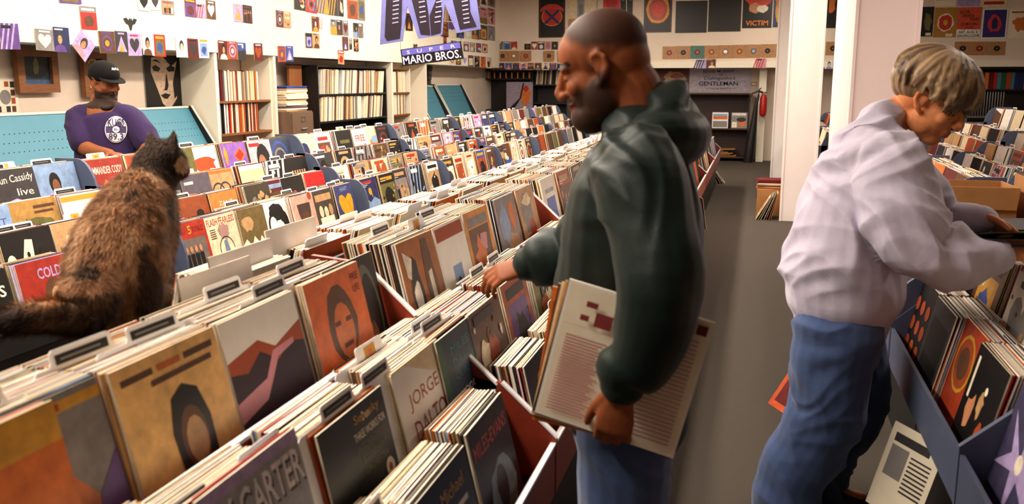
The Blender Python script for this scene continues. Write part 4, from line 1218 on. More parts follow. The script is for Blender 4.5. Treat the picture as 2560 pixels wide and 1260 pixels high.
# filing cabinet with stack of magazines
cab = empty('filing_cabinet', (-5.375, 9.66, 0), 0, 'brown metal filing cabinet beside the wall shelf', 'cabinet')
MB().box((-0.28, -0.27, 0), (0.24, 0.27, 1.245)).build('body', METAL, cab)
for k in range(4):
    d = MB().box((0.241, -0.25, 0.03 + 0.305 * k), (0.262, 0.25, 0.315 + 0.305 * k)).build('drawer', METAL, cab)
    MB().tube([(0.285, -0.06, 0.13 + 0.305 * k), (0.285, 0.06, 0.13 + 0.305 * k)], 0.009, 8).build('handle', STEEL, d)
    lb = MB()
    for a, b in (((-0.05, 0.21), (0.05, 0.217)), ((-0.05, 0.262), (0.05, 0.27)), ((-0.05, 0.21), (-0.043, 0.27)), ((0.043, 0.21), (0.05, 0.27))):
        lb.box((0.262, a[0], a[1] + 0.305 * k), (0.268, b[0], b[1] + 0.305 * k))
    lb.build('label_frame', STEEL, d)
z = 1.246
for k in range(17):
    t_ = HR.uniform(0.010, 0.021)
    c = HR.choice(['bone', 'cream', 'tan', 'white', 'charcoal', 'grey', 'brown']) if k < 15 else 'blue'
    o = MB().box((-0.2, -0.25, 0), (0.2, 0.25, t_), c).build('magazine', PAPER)
    o.matrix_world = Matrix.Translation((-5.38 + HR.uniform(-.012, .012), 9.66 + HR.uniform(-.012, .012), z)) @ Matrix.Rotation(HR.uniform(-0.04, 0.04), 4, 'Z')
    tag(o, 'blue folder on top of the filing cabinet pile' if k >= 15 else '%s magazine in the pile on the filing cabinet' % CNAME.get(c, c), 'magazine', 'pile on the filing cabinet')
    z += t_ + 0.0005

# ------------------------------------------------------------------ far corner and back wall furniture
dk = mat('dark_shelf', (30, 22, 20), 0.5, mottle=0.2)


def backcase(x0, x1, y0, y1, zs, lab, m=dk):
    t = empty('dark_shelf', ((x0 + x1) / 2, (y0 + y1) / 2, 0), 0, lab, 'shelf')
    off = -t.location
    for (lo, hi, nm) in [((x0, y0, 0), (x0 + 0.02, y1, zs[-1]), 'side'), ((x1 - 0.02, y0, 0), (x1, y1, zs[-1]), 'side'), ((x0 + 0.021, y1 - 0.02, 0), (x1 - 0.021, y1, zs[-1] - 0.03), 'back_board')] + [((x0 + 0.021, y0, z - 0.025), (x1 - 0.021, y1 - 0.021, z), 'shelf_board') for z in zs]:
        o = MB().box(lo, hi).build(nm, m, t)
        o.location = off
    return t


x0 = onY(1212, 200, 19.0).x
x1 = onY(1332, 200, 19.0).x
x2 = onY(1420, 200, 19.0).x
backcase(x0, x1 - 0.02, 18.95, 19.4, [0.4, 1.0, 1.66, 1.83], 'dark corner shelf hung with orange tags')
for k in range(8):
    p = onY(1222 + 14.5 * k, 192, 18.94)
    o = MB().box((-0.012, 0, -0.06), (0.012, 0.006, 0.06)).build('orange_tag', mat('orange_tag', (220, 130, 40), 0.5))
    MB().tube([(0, 0.003, 0.06), (0, 0.02, 0.075)], 0.004, 6).build('hook', STEEL, o)
    o.location = (p.x, 18.93, 1.72)
    tag(o, 'small orange tag hanging from the dark corner shelf', 'tag', 'orange hanging tags')
back_card(1266, 205, 1332, 272, (150, 136, 150), 18.93, 'poster', 'lilac grey poster with orange guitar like figure on dark shelf', [P(wob(.72, .5, .2, .36, SR, 16, .2), 'orange'), P(wob(.74, .75, .1, .12, SR), 'red'), P([(.1, 0), (.5, .4), (.62, .95), (.68, .95), (.56, .4), (.3, 0)], 'black')], 'poster', None)
backcase(x1, x2, 18.95, 19.4, [0.6, 1.15, 1.53, 1.85], 'dark corner shelf with a row of pale records')
rr = random.Random(8)
x = x1 + 0.04
while x < x2 - 0.06:
    t_ = rr.uniform(0.02, 0.035)
    c = rr.choice(['bone', 'grey', 'cream', 'charcoal', 'tan'])
    o = MB().box((0, 0, 0), (t_, 0.31, 0.3), c).build('shelved_record', PAPER)
    o.matrix_world = Matrix.Translation((x, 18.99, 1.532)) @ Matrix.Rotation(0.08, 4, 'Y')
    tag(o, '%s record spine in the dark corner shelf row' % CNAME.get(c, c), 'record', 'spines in the dark corner shelf')
    x += t_ + 0.012
# brown display case at the end of the aisle
bx0, bx1 = onY(1693, 300, 18.85).x, onY(1873, 300, 18.85).x
t = backcase(bx0, bx1, 18.85, 19.4, [0.09, 0.66, 1.36], 'brown display case at the end of the aisle', DARKW)
for k, (xa, xb, g, D, lab) in enumerate(((1778, 1822, 'white', [R_(.05, .55, .95, .75, 'orange'), R_(.05, .75, .95, .9, 'sky'), R_(.05, .05, .95, .45, 'grey')], 'white sleeve with orange sunset strip on the display case'),
                                         (1825, 1871, 'grey', [R_(.05, .82, .9, .96, 'white'), T('SECOND SHOW', .1, .85, .7, .08, 'red'), P(wob(.66, .3, .24, .24, SR), 'orange'), P(circ(.62, .55, .3, .15), 'black'), R_(.05, .05, .35, .4, 'bone')], 'grey sleeve with orange face and black hat on display case'))):
    a, b_ = onY(xa, 310, 18.95), onY(xb, 310, 18.95)
    place(cover_mesh('record_sleeve', g, D), 'record_sleeve', stand((a.x + b_.x) / 2, 18.93, 0.662, 0, 0.1), lab, 'record', None)
for k in range(6):
    w_ = rr.uniform(0.5, 0.8)
    o = MB().box((-w_ / 2, -0.16, 0), (w_ / 2, 0.16, 0.012), rr.choice(['tan', 'brown', 'rust'])).build('cardboard_sheet', CARDB)
    o.matrix_world = Matrix.Translation((bx0 + 0.75 + rr.uniform(-.1, .1), 19.08, 0.093 + 0.026 * k)) @ Matrix.Rotation(rr.uniform(-.06, .02), 4, 'Y')
    tag(o, 'flat brown cardboard sheet on the display case bottom shelf', 'cardboard', 'cardboard sheets in the display case')
# records leaning on the floor at the far end of the aisle bins
for k in range(7):
    g, D, lab = random_cover()
    o = place(cover_mesh('record_sleeve', g, D), 'record_sleeve', stand(-0.62 + 0.03 * k, 14.75 - 0.0 * k, 0.07 * math.sin(0.25 + 0.07 * k) * 0, 1, 0.25 + 0.07 * k, 0, ER.uniform(-0.1, 0.1)), lab + ' leaning on carpet at bin end', 'record', 'records leaning at the far bin end')
# fire extinguisher
ex = onY(1916, 262, 18.86)
fe = empty('fire_extinguisher', (ex.x - 0.06, 18.80, ex.z - 0.2), 0, 'red fire extinguisher with black hose hung by white post', 'fire extinguisher')
RED = mat('red_enamel', (170, 30, 24), 0.3)
MB().tube([(0, 0, 0.03), (0, 0, 0.09), (0, 0, 0.32), (0, 0, 0.37)], [0.066, 0.07, 0.07, 0.05], 16).build('cylinder', RED, fe)
MB().tube([(0, 0, 0.38), (0, 0, 0.43)], 0.022, 10).build('valve', STEEL, fe)
MB().tube([(-0.07, 0, 0.47), (0.0, 0, 0.44), (0.05, 0, 0.44)], 0.01, 8).build('lever', BLACKP, fe)
MB().tube([(-0.02, 0, 0.43), (-0.1, 0, 0.47), (-0.22, -0.01, 0.42), (-0.3, -0.01, 0.28)], 0.016, 8).build('hose', BLACKP, fe)
MB().box((-0.04, 0.05, 0.1), (0.04, 0.09, 0.3)).build('bracket', STEEL, fe)
# hanging bag and upright vacuum like pole in the corner
o = MB().tube([(0, 0, 0.0), (0.03, 0, 0.35), (0.1, 0, 1.1), (0.14, 0, 1.3)], [0.1, 0.09, 0.035, 0.02], 12).build('vacuum_pole', BLACKP)
o.location = (-0.12, 18.7, 0.02)
MB().tube([(0.14, 0, 1.3), (0.15, 0, 1.42), (0.18, 0, 1.44)], 0.012, 8).build('handle', BLACKP, o)
tag(o, 'tall black bag and vacuum pole leaning under the extinguisher', 'vacuum')
# long shelf of bright spines on the back wall, right
xa, xb = onY(2300, 200, 18.7).x, 7.6
backcase(xa, xb, 18.75, 19.15, [0.9, 1.45, 1.84], 'long black wall shelf with bright spines at far right')
x = xa + 0.04
while x < xb - 0.1:
    t_ = rr.uniform(0.05, 0.09)
    c = rr.choice(['rust', 'teal', 'orange', 'maroon', 'green', 'brown', 'charcoal', 'red', 'navy'])
    o = MB().box((0, 0, 0), (t_, 0.3, 0.3), c).build('shelved_record', PAPER)
    o.location = (x, 18.79, 1.452)
    tag(o, '%s spine on the long black wall shelf' % CNAME.get(c, c), 'record', 'bright spines on the long wall shelf')
    x += t_ + 0.006
rk = empty('wire_rack', (onY(2465, 240, 18.6).x, 18.55, 0), 0, 'rack of upright steel wires below the bright spines', 'rack')
for k in range(14):
    MB().tube([(-0.3 + 0.045 * k, 0, 0.95), (-0.3 + 0.045 * k, 0, 1.40)], 0.007, 6).build('wire', STEEL, rk)
MB().box((-0.34, -0.02, 0.0), (-0.3, 0.02, 0.95)).build('leg', STEEL, rk)
MB().box((0.3, -0.02, 0.0), (0.34, 0.02, 0.95)).build('leg', STEEL, rk)
MB().box((-0.34, -0.02, 0.93), (0.34, 0.02, 0.96)).build('rail', STEEL, rk)
# records stacked and leaning on the carpet by the white pillar
for k in range(7):
    g, D, lab = random_cover()
    place(cover_mesh('record_sleeve', g, D, edge=ER.choice(EDGES)), 'record_sleeve', stand(0.05 + 0.028 * k, 10.96 + 0.008 * k, 0.002, -1, 0.52 - 0.05 * k, 0, ER.uniform(-0.05, 0.05)), lab + ' leaning on carpet by pillar', 'record', 'records leaning by the white pillar')
for k in range(9):
    c = rr.choice(['rust', 'red', 'tan', 'bone', 'brown', 'maroon'])
    o = MB().box((-LP / 2, -LP / 2, 0), (LP / 2, LP / 2, 0.012), c).build('record_sleeve', PAPER)
    o.matrix_world = Matrix.Translation((0.20 + 0.008 * (k % 3), 11.42, 0.30 + 0.0135 * k)) @ Matrix.Rotation(rr.uniform(-.1, .1), 4, 'Z')
    tag(o, '%s sleeve lying flat in the stack beside the pillar' % CNAME.get(c, c), 'record', 'flat stack by the white pillar')
o = MB().box((0.05, 11.26, 0), (0.36, 11.58, 0.298), None).build('record_crate', CARDB)
MB().box((0.046, 11.30, 0.2), (0.05, 11.54, 0.24)).build('handle_slot', BLACKP, o)
tag(o, 'low brown crate under the flat stack beside the pillar', 'crate')
# newspaper and sleeves leaning under the right bins
place(cover_mesh('newspaper', 'bone', [R_(.1, .8, .8, .9, 'charcoal'), R_(.1, .4, .45, .76, 'grey')] + [R_(.5, .7 - .05 * k, .9, .72 - .05 * k, 'charcoal') for k in range(9)], 0.20, 0.30, 0.006), 'newspaper', stand(0.49, 3.02, 0.16, -1, 0.25, 0.12, 0.75), 'folded newspaper propped under the right hand bins', 'newspaper', None)
place(cover_mesh('record_sleeve', 'charcoal', [P(circ(.5, .5, .3), 'brown')]), 'record_sleeve', stand(0.515, 2.60, 0.0, -1, 0.12), 'charcoal sleeve with brown disc on the floor under bins', 'record', None)
place(cover_mesh('record_sleeve', 'cream', [P(wob(.5, .5, .4, .3, SR, 14, .3), 'olive'), P(wob(.4, .4, .2, .2, SR, 14, .3), 'brown')]), 'record_sleeve', stand(0.50, 2.25, 0.0, -1, 0.2), 'cream camouflage sleeve on the floor under the bins', 'record', None)
o = MB().box((0.44, 2.80, 0.0), (0.56, 3.2, 0.155), None).build('storage_box', BLACKP)
MB().box((0.435, 2.9, 0.1), (0.44, 3.1, 0.12)).build('handle_slot', DARKW, o)
tag(o, 'low black storage box under the newspaper', 'box')
# orange leaflet poking out by the aisle bins and behind the jeans
place(cover_mesh('record_sleeve', (190, 80, 40), [R_(.1, .1, .9, .9, 'maroon')]), 'record_sleeve', stand(0.20, 4.35, 0.0, -1, 0.6, 0, 0.5), 'rust sleeve lying propped on carpet beyond the blue jeans', 'record', None)
place(cover_mesh('record_sleeve', (206, 110, 60), [R_(.1, .1, .9, .9, 'cream')]), 'record_sleeve', stand(-0.475, 9.2, 0.14, 1, 0.15, 0, 0.3), 'orange sleeve sticking out of the aisle bin foot', 'record', None)

# table with cardboard boxes and loose records, right hand side
tb = empty('side_table', (1.2, 4.36, 0), 0, 'dark table carrying cardboard boxes beyond the white sweatshirt', 'table')
MB().box((-0.42, -0.56, 0.88), (0.9, 0.56, 0.915)).build('tabletop', DARKW, tb)
for sx in (-0.38, 0.86):
    for sy in (-0.52, 0.52):
        MB().box((sx - 0.025, sy - 0.025, 0), (sx + 0.025, sy + 0.025, 0.879)).build('leg', DARKW, tb)


def carton(x0, x1, y0, y1, z0, h, lab):
    t = empty('cardboard_box', ((x0 + x1) / 2, (y0 + y1) / 2, z0), 0, lab, 'box')
    w_, d_ = (x1 - x0) / 2, (y1 - y0) / 2
    k = 0.006
    for lo, hi in (((-w_, -d_, 0), (w_, -d_ + k, h)), ((-w_, d_ - k, 0), (w_, d_, h)), ((-w_, -d_ + k, 0), (-w_ + k, d_ - k, h)), ((w_ - k, -d_ + k, 0), (w_, d_ - k, h)), ((-w_ + k, -d_ + k, 0), (w_ - k, d_ - k, k))):
        MB().box(lo, hi).build('panel', CARDB, t)
    MB().prism([(-w_, h), (w_, h), (w_ * 0.95, h - 0.10), (-w_ * 0.95, h - 0.10)], -d_ - 0.03, -d_ - 0.026).build('flap', CARDB, t)
    return t


carton(0.82, 1.17, 4.55, 4.86, 0.916, 0.19, 'open cardboard box on table below the navy scallops')
cb = carton(1.22, 1.72, 4.45, 4.84, 0.916, 0.23, 'bigger cardboard box with marker scrawl on the table')
MB().tube([(-0.1, -0.232, 0.13), (-0.06, -0.232, 0.15), (-0.03, -0.232, 0.12), (0.0, -0.232, 0.15), (0.05, -0.232, 0.13)], 0.003, 6).build('marker_scrawl', BLACKP, cb)
z = 0.916
for k in range(12):
    c = rr.choice(['bone', 'brown', 'charcoal', 'tan', 'black', 'cream', 'olive'])
    o = MB().box((-LP / 2, -LP / 2, 0), (LP / 2, LP / 2, 0.006), c).build('record_sleeve', PAPER)
    o.matrix_world = Matrix.Translation((1.06 + rr.uniform(-.05, .05), 4.10 + rr.uniform(-.03, .03), z)) @ Matrix.Rotation(rr.uniform(-.3, .3), 4, 'Z')
    tag(o, '%s sleeve lying in the loose pile on the table' % CNAME.get(c, c), 'record', 'loose pile on the table')
    z += 0.0075
z = 0.916
for k in range(9):
    c = rr.choice(['bone', 'brown', 'charcoal', 'tan', 'black', 'cream'])
    o = MB().box((-LP / 2, -LP / 2, 0), (LP / 2, LP / 2, 0.006), c).build('record_sleeve', PAPER)
    o.matrix_world = Matrix.Translation((1.42 + rr.uniform(-.05, .05), 4.08 + rr.uniform(-.03, .03), z)) @ Matrix.Rotation(rr.uniform(-.4, .4), 4, 'Z')
    tag(o, '%s sleeve lying in the second pile beside marked box' % CNAME.get(c, c), 'record', 'second pile on the table')
    z += 0.0075

# ------------------------------------------------------------------ figures: overlapping closed shapes fused into one skin
def spline(pts, sub=4):
    """smooth a chain of (x, y, z, r1, r2) points"""
    n = len(pts)
    out = []
    for i in range(n - 1):
        p0, p1, p2, p3 = pts[max(i - 1, 0)], pts[i], pts[i + 1], pts[min(i + 2, n - 1)]
        for k in range(sub):
            t = k / sub
            out.append(tuple(0.5 * (2 * p1[j] + (p2[j] - p0[j]) * t + (2 * p0[j] - 5 * p1[j] + 4 * p2[j] - p3[j]) * t * t + (3 * p1[j] - p0[j] - 3 * p2[j] + p3[j]) * t ** 3) for j in range(len(p1))))
    out.append(pts[-1])
    return out


def limb(b, chain, up=(0, 0, 1), n=16, sub=4):
    c = []
    for q in chain:
        p, r = Vector(q[0]), q[1]
        r = r if isinstance(r, (tuple, list)) else (r, r)
        c.append((p.x, p.y, p.z, r[0], r[1]))
    s = spline(c, sub) if len(c) > 2 else c
    b.tube([q[:3] for q in s], [(q[3], q[4]) for q in s], n, None, True, up)


def fuse(b, name, voxel, smooth, material, parent=None, colfn=None, disp=None, M=None):
    me = bpy.data.meshes.new('raw')
    me.from_pydata(b.v, [], b.f)
    bm = bmesh.new()
    bm.from_mesh(me)
    bmesh.ops.recalc_face_normals(bm, faces=bm.faces)
    bm.to_mesh(me)
    bm.free()
    ob = bpy.data.objects.new('raw', me)
    COL.objects.link(ob)
    md = ob.modifiers.new('r', 'REMESH')
    md.mode, md.voxel_size, md.adaptivity = 'VOXEL', voxel, 0.0
    if smooth:
        sm = ob.modifiers.new('s', 'SMOOTH')
        sm.iterations, sm.factor = smooth, 0.5
    bpy.context.view_layer.update()
    dg = bpy.context.evaluated_depsgraph_get()
    out = bpy.data.meshes.new_from_object(ob.evaluated_get(dg))
    bpy.data.objects.remove(ob)
    bpy.data.meshes.remove(me)
    out.name = name
    if disp:
        ns = [v.normal.copy() for v in out.vertices]
        for v, nn in zip(out.vertices, ns):
            v.co += nn * disp(v.co, nn)
    if colfn:
        at = out.attributes.new('Col', 'FLOAT_COLOR', 'POINT')
        buf = []
        for v in out.vertices:
            c = colfn(v.co, v.normal)
            buf += [c[0], c[1], c[2], 1.0]
        at.data.foreach_set('color', buf)
    out.polygons.foreach_set('use_smooth', [True] * len(out.polygons))
    out.materials.clear()
    out.materials.append(material)
    o = bpy.data.objects.new(name, out)
    COL.objects.link(o)
    if parent is not None:
        o.parent = parent
    return o


def mixc(a, b, t):
    t = max(0.0, min(1.0, t))
    return tuple(a[i] + (b[i] - a[i]) * t for i in range(3))


def sstep(a, b, x):
    t = max(0.0, min(1.0, (x - a) / (b - a)))
    return t * t * (3 - 2 * t)


def frame(origin, fwd, up=(0, 0, 1)):
    x = Vector(fwd).normalized()
    y = Vector(up).cross(x).normalized()
    z = x.cross(y)
    return Matrix(((x.x, y.x, z.x, origin[0]), (x.y, y.y, z.y, origin[1]), (x.z, y.z, z.z, origin[2]), (0, 0, 0, 1)))


def head(b, M, s=1.0, beard=0.0):
    """x forward, y left, z up; origin between the ears"""
    def e(c, r):
        b.ell([q * s for q in c], [q * s for q in r], M)

    def tb(pts, rr, n=10):
        b.tube([M @ (Vector(p) * s) for p in pts], [r * s if not isinstance(r, tuple) else (r[0] * s, r[1] * s) for r in rr], n, None, True, M.to_3x3() @ Vector((0, 0, 1)))
    e((-0.012, 0, 0.045), (0.098, 0.076, 0.083))
    e((-0.035, 0, 0.01), (0.070, 0.070, 0.075))
    e((0.045, 0, 0.045), (0.045, 0.062, 0.055))
    e((0.040, 0, -0.025), (0.053, 0.060, 0.078))
    e((0.060, 0, -0.088), (0.030, 0.034, 0.024))
    e((0.030, 0, -0.075), (0.050, 0.052, 0.032))
    for q in (-1, 1):
        e((0.020, q * 0.048, -0.055), (0.040, 0.016, 0.038))
        e((0.068, q * 0.036, -0.018), (0.022, 0.024, 0.022))
        e((0.079, q * 0.030, 0.026), (0.013, 0.024, 0.009))
        e((0.076, q * 0.032, 0.006), (0.014, 0.016, 0.011))
        e((0.104, q * 0.012, -0.026), (0.012, 0.010, 0.009))
        ear = [(0.012, q * 0.070, -0.030), (0.000, q * 0.078, -0.020), (-0.016, q * 0.086, 0.000), (-0.016, q * 0.088, 0.020), (-0.004, q * 0.084, 0.034), (0.010, q * 0.076, 0.030), (0.014, q * 0.072, 0.015)]
        tb(ear, [0.007, 0.009, 0.007, 0.007, 0.007, 0.006, 0.005])
        e((0.000, q * 0.073, 0.004), (0.016, 0.007, 0.026))
    tb([(0.088, 0, 0.026), (0.100, 0, 0.005), (0.115, 0, -0.018), (0.112, 0, -0.027)], [0.009, 0.010, 0.012, 0.011])
    e((0.094, 0, -0.050), (0.010, 0.024, 0.007))
    e((0.091, 0, -0.063), (0.011, 0.021, 0.008))
    if beard:
        e((0.058, 0, -0.088), (0.042 + beard * 0.01, 0.048, 0.034 + beard * 0.008))
        e((0.030, 0, -0.078), (0.058, 0.064, 0.038))
        for q in (-1, 1):
            e((0.018, q * 0.050, -0.052), (0.042, 0.020, 0.046))


def hand(b, M, side, curl=(0.5, 0.5, 0.5, 0.5), spread=0.12, thumb=0.6, s=1.0, tspread=0.75):
    """x along the fingers, z out of the back of the hand, thumb on the +y*side edge; origin at the wrist"""
    def V(x, y, z):
        return M @ Vector((x * s, y * s * side, z * s))
    R3 = M.to_3x3()
    b.tube([V(-0.02, 0, 0), V(0.02, 0, 0), V(0.055, 0, 0), V(0.085, 0, 0)], [(0.026 * s, 0.020 * s), (0.034 * s, 0.017 * s), (0.041 * s, 0.016 * s), (0.040 * s, 0.013 * s)], 14, None, True, R3 @ Vector((0, 0, 1)))
    L = [(0.040, 0.026, 0.022), (0.045, 0.029, 0.023), (0.042, 0.027, 0.022), (0.033, 0.021, 0.019)]
    for k in range(4):
        y0 = 0.030 - 0.0205 * k
        a = spread * (1.5 - k) * 0.6
        p = Vector((0.086 - 0.004 * abs(k - 1.2), y0, 0.0))
        ang = 0.0
        pts, rr = [V(p.x - 0.02, p.y, p.z), V(*p)], [0.0098 * s, 0.0095 * s]
        for j, ln in enumerate(L[k]):
            ang += curl[k] * (0.75, 1.0, 0.7)[j]
            p = p + Vector((ln * math.cos(ang) * math.cos(a), ln * math.sin(a) * (1 if j == 0 else 0.4), -ln * math.sin(ang)))
            pts.append(V(*p))
            rr.append((0.0090, 0.0082, 0.0072)[j] * s * (0.9 if k == 3 else 1.0))
        b.tube(pts, rr, 10, None, True, R3 @ Vector((0, 1, 0.05)))
    p = Vector((0.012, 0.026, -0.004))
    pts, rr = [V(*p)], [0.0145 * s]
    dirs = [(math.cos(tspread), math.sin(tspread), -0.25), (math.cos(tspread * 0.6), math.sin(tspread * 0.6), -0.25 - 0.35 * thumb), (math.cos(tspread * 0.35), math.sin(tspread * 0.35), -0.3 - 0.5 * thumb)]
    for j, ln in enumerate((0.044, 0.032, 0.026)):
        p = p + Vector(dirs[j]).normalized() * ln
        pts.append(V(*p))
        rr.append((0.0125, 0.0108, 0.009)[j] * s)
    b.tube(pts, rr, 10, None, True, R3 @ Vector((0, 0, 1)))


def folds(freq, amp, axis=(1, 1, 0.45), seed=0.0, fine=0.35):
    def f(p, n):
        q = Vector((p.x * axis[0], p.y * axis[1], p.z * axis[2])) * freq + Vector((seed, seed * 1.7, -seed))
        a = noise.noise(q)
        r = 1 - abs(noise.noise(q * 0.8 + Vector((5, 3, 1)))) * 2.2
        return amp * (0.55 * a + 0.6 * (r - 0.45)) + amp * fine * noise.noise(q * 2.7)
    return f


def dirfolds(d, fa, fb, amp, seed=0.0):
    """soft parallel creases: fast across the unit direction d, slow along the others"""
    d = Vector(d).normalized()
    t1 = d.orthogonal().normalized()
    t2 = d.cross(t1)

    def f(p, n):
        w_ = noise.noise(p * 4.0 + Vector((seed, 0, seed))) * 0.10
        q = Vector(((p.dot(d) + w_) * fa, p.dot(t1) * fb, p.dot(t2) * fb)) + Vector((seed, seed * 2.1, -seed))
        a = noise.noise(q)
        m = sstep(-0.35, 0.45, noise.noise(p * 3.2 + Vector((seed * 3, 1, 2))))
        return amp * m * (1.0 - 2.4 * abs(a)) * 0.7 + amp * 0.25 * a
    return f


def cloth(name, c, rough=0.8, mottle=0.12, bscale=500, sheen=0.2, bump=0.3):
    return mat(name, c, rough, mottle=mottle, mscale=14, bump=bump, bscale=bscale, sheen=sheen, spec=0.2)


DENIM = cloth('denim', (60, 78, 118), 0.85, 0.28, 700)
SKIN_D = lin((138, 74, 40))
SKIN_M = lin((134, 76, 44))
SKIN_L = lin((206, 132, 84))
HAIR_K = lin((22, 16, 14))
LIPC = lin((116, 54, 44))

# ---------- standing man in the green jacket (faces the aisle bins)
MY = 2.08
hf = Vector((-0.94, -0.05, -0.34)).normalized()
hM = frame(onY(1512, 172, MY), hf)
b = MB()
head(b, hM, 1.03, 0.8)
nk = hM @ Vector((-0.045, 0, -0.06))
limb(b, [(hM @ Vector((-0.02, 0, -0.03)), 0.062), (nk, 0.065), ((-0.245, MY, 1.44), 0.072), ((-0.25, MY, 1.36), 0.09)], (1, 0, 0))
limb(b, [((-0.25, MY, 1.40), (0.15, 0.08)), ((-0.27, MY, 1.25), (0.16, 0.10)), ((-0.28, MY, 1.0), (0.15, 0.10)), ((-0.27, MY, 0.86), (0.15, 0.11))], (1, 0, 0))
shL, elL, wrL = onY(1612, 440, 1.885), onY(1648, 730, 1.765), onY(1550, 985, 1.79)
limb(b, [((-0.25, 1.95, 1.38), 0.06), (shL, 0.055), (elL, 0.045), (wrL, 0.030)])
shR, elR, wrR = Vector((-0.27, 2.27, 1.37)), Vector((-0.44, 2.40, 1.13)), onY(1325, 662, 2.36)
limb(b, [((-0.25, 2.2, 1.38), 0.06), (shR, 0.055), (elR, 0.043), (wrR, 0.029)])
# left hand: palm against the records, fingers hooked under the lower edge
hL = frame(wrL, (onY(1532, 1075, 1.80) - wrL), (0, -1, 0.1))
hand(b, hL, -1, (0.55, 0.6, 0.62, 0.6), 0.05, 0.3, 1.02, 0.5)
hR = frame(wrR, (onY(1215, 690, 2.33) - wrR), (0.1, -0.45, 0.9))
hand(b, hR, -1, (0.5, 0.55, 0.6, 0.65), 0.1, 0.5, 1.0, 0.5)
lgA, lgB = 2.0, 2.2
for yy, dx in ((lgA, 0.0), (lgB, -0.04)):
    limb(b, [((-0.26, yy, 0.88), 0.085), ((-0.27 + dx, yy, 0.52), 0.062), ((-0.25 + dx, yy, 0.1), 0.04), ((-0.25 + dx, yy, 0.06), 0.04)], (1, 0, 0))
    limb(b, [((-0.23 + dx, yy, 0.05), 0.04), ((-0.40 + dx, yy, 0.04), 0.035)])


def man_col(p, n):
    q = hM.inverted() @ p
    q = q / 1.03
    if q.length < 0.2 and p.z > 1.44:
        r = noise.noise(p * 60) * 0.006
        hair = sstep(-0.005, 0.030, q.z + 0.30 * (-q.x + 0.012) - 0.035 + r - max(0, q.x - 0.02) * 0.85) * (1 if q.x < 0.078 else 0)
        jaw = sstep(-0.016, -0.038, q.z + 0.38 * (q.x - 0.06) + r) * sstep(-0.022, 0.004, q.x)
        mous = sstep(0.010, 0.002, abs(q.z + 0.042)) * sstep(0.075, 0.088, q.x) * sstep(0.034, 0.026, abs(q.y))
        side = sstep(0.016, 0.008, abs(q.x - 0.022)) * sstep(-0.045, -0.02, q.z) * sstep(0.05, 0.02, q.z) * sstep(0.05, 0.06, abs(q.y)) * 0.7
        beard = max(jaw, mous, side * 0.5)
        c = mixc(SKIN_D, lin((34, 22, 18)), hair * 0.86)
        c = mixc(c, HAIR_K, beard * 0.9)
        if 0.088 < q.x and abs(q.y) < 0.024 and -0.070 < q.z < -0.046:
            c = mixc(c, LIPC, 0.8)
        if abs(q.z - 0.034) < 0.006 and q.x > 0.06 and 0.012 < abs(q.y) < 0.055:
            c = HAIR_K
        if abs(q.z - 0.002) < 0.003 and q.x > 0.076 and 0.018 < abs(q.y) < 0.046:
            c = HAIR_K
        return c
    t = 0.5 + 0.5 * noise.noise(p * 30)
    return mixc(SKIN_D, lin((128, 72, 44)), 0.5 * t)


man = fuse(b, 'person', 0.0040, 6, SKIN, None, man_col)
tag(man, 'bearded man in dark green hooded jacket holding records beside the bins', 'person')
# jacket
GREEN = cloth('green_nylon', (13, 29, 25), 0.50, 0.15, 350, 0.05)
j = MB()
limb(j, [((-0.270, MY + 0.01, 0.80), (0.178, 0.148)), ((-0.278, MY + 0.01, 0.87), (0.182, 0.158)), ((-0.280, MY + 0.01, 1.08), (0.180, 0.162)), ((-0.272, MY, 1.25), (0.20, 0.158)), ((-0.252, MY, 1.37), (0.195, 0.130)), ((-0.245, MY, 1.445), (0.12, 0.095))], (1, 0, 0), 24)
limb(j, [((-0.245, 1.97, 1.375), 0.10), (shL + Vector((0, 0, -0.01)), 0.098), (onY(1632, 580, 1.81), (0.092, 0.086)), (elL, (0.084, 0.090)), (onY(1612, 880, 1.785), (0.074, 0.086)), (wrL + Vector((0.015, 0, 0.055)), (0.064, 0.072)), (wrL + Vector((0.005, 0, 0.02)), (0.046, 0.046))], (0, 1, 0), 20)
limb(j, [((-0.245, 2.18, 1.375), 0.10), (shR, 0.095), (elR, 0.085), (elR.lerp(wrR, 0.6), 0.07), (elR.lerp(wrR, 0.85), 0.062), (wrR, 0.042)], (0, 1, 0), 20)
# collar rising round the neck
limb(j, [((-0.30, 2.00, 1.43), 0.03), ((-0.345, MY - 0.02, 1.40), 0.03), ((-0.30, 2.16, 1.43), 0.03)])
jk = fuse(j, 'jacket', 0.0062, 6, GREEN, man, None, (lambda f1, f2: lambda p, n: f1(p, n) + f2(p, n))(dirfolds((1, 0.3, 0.25), 13, 3.0, 0.022, 2.0), dirfolds((0.5, 0.2, 1), 12, 3.5, 0.018, 5.0)))
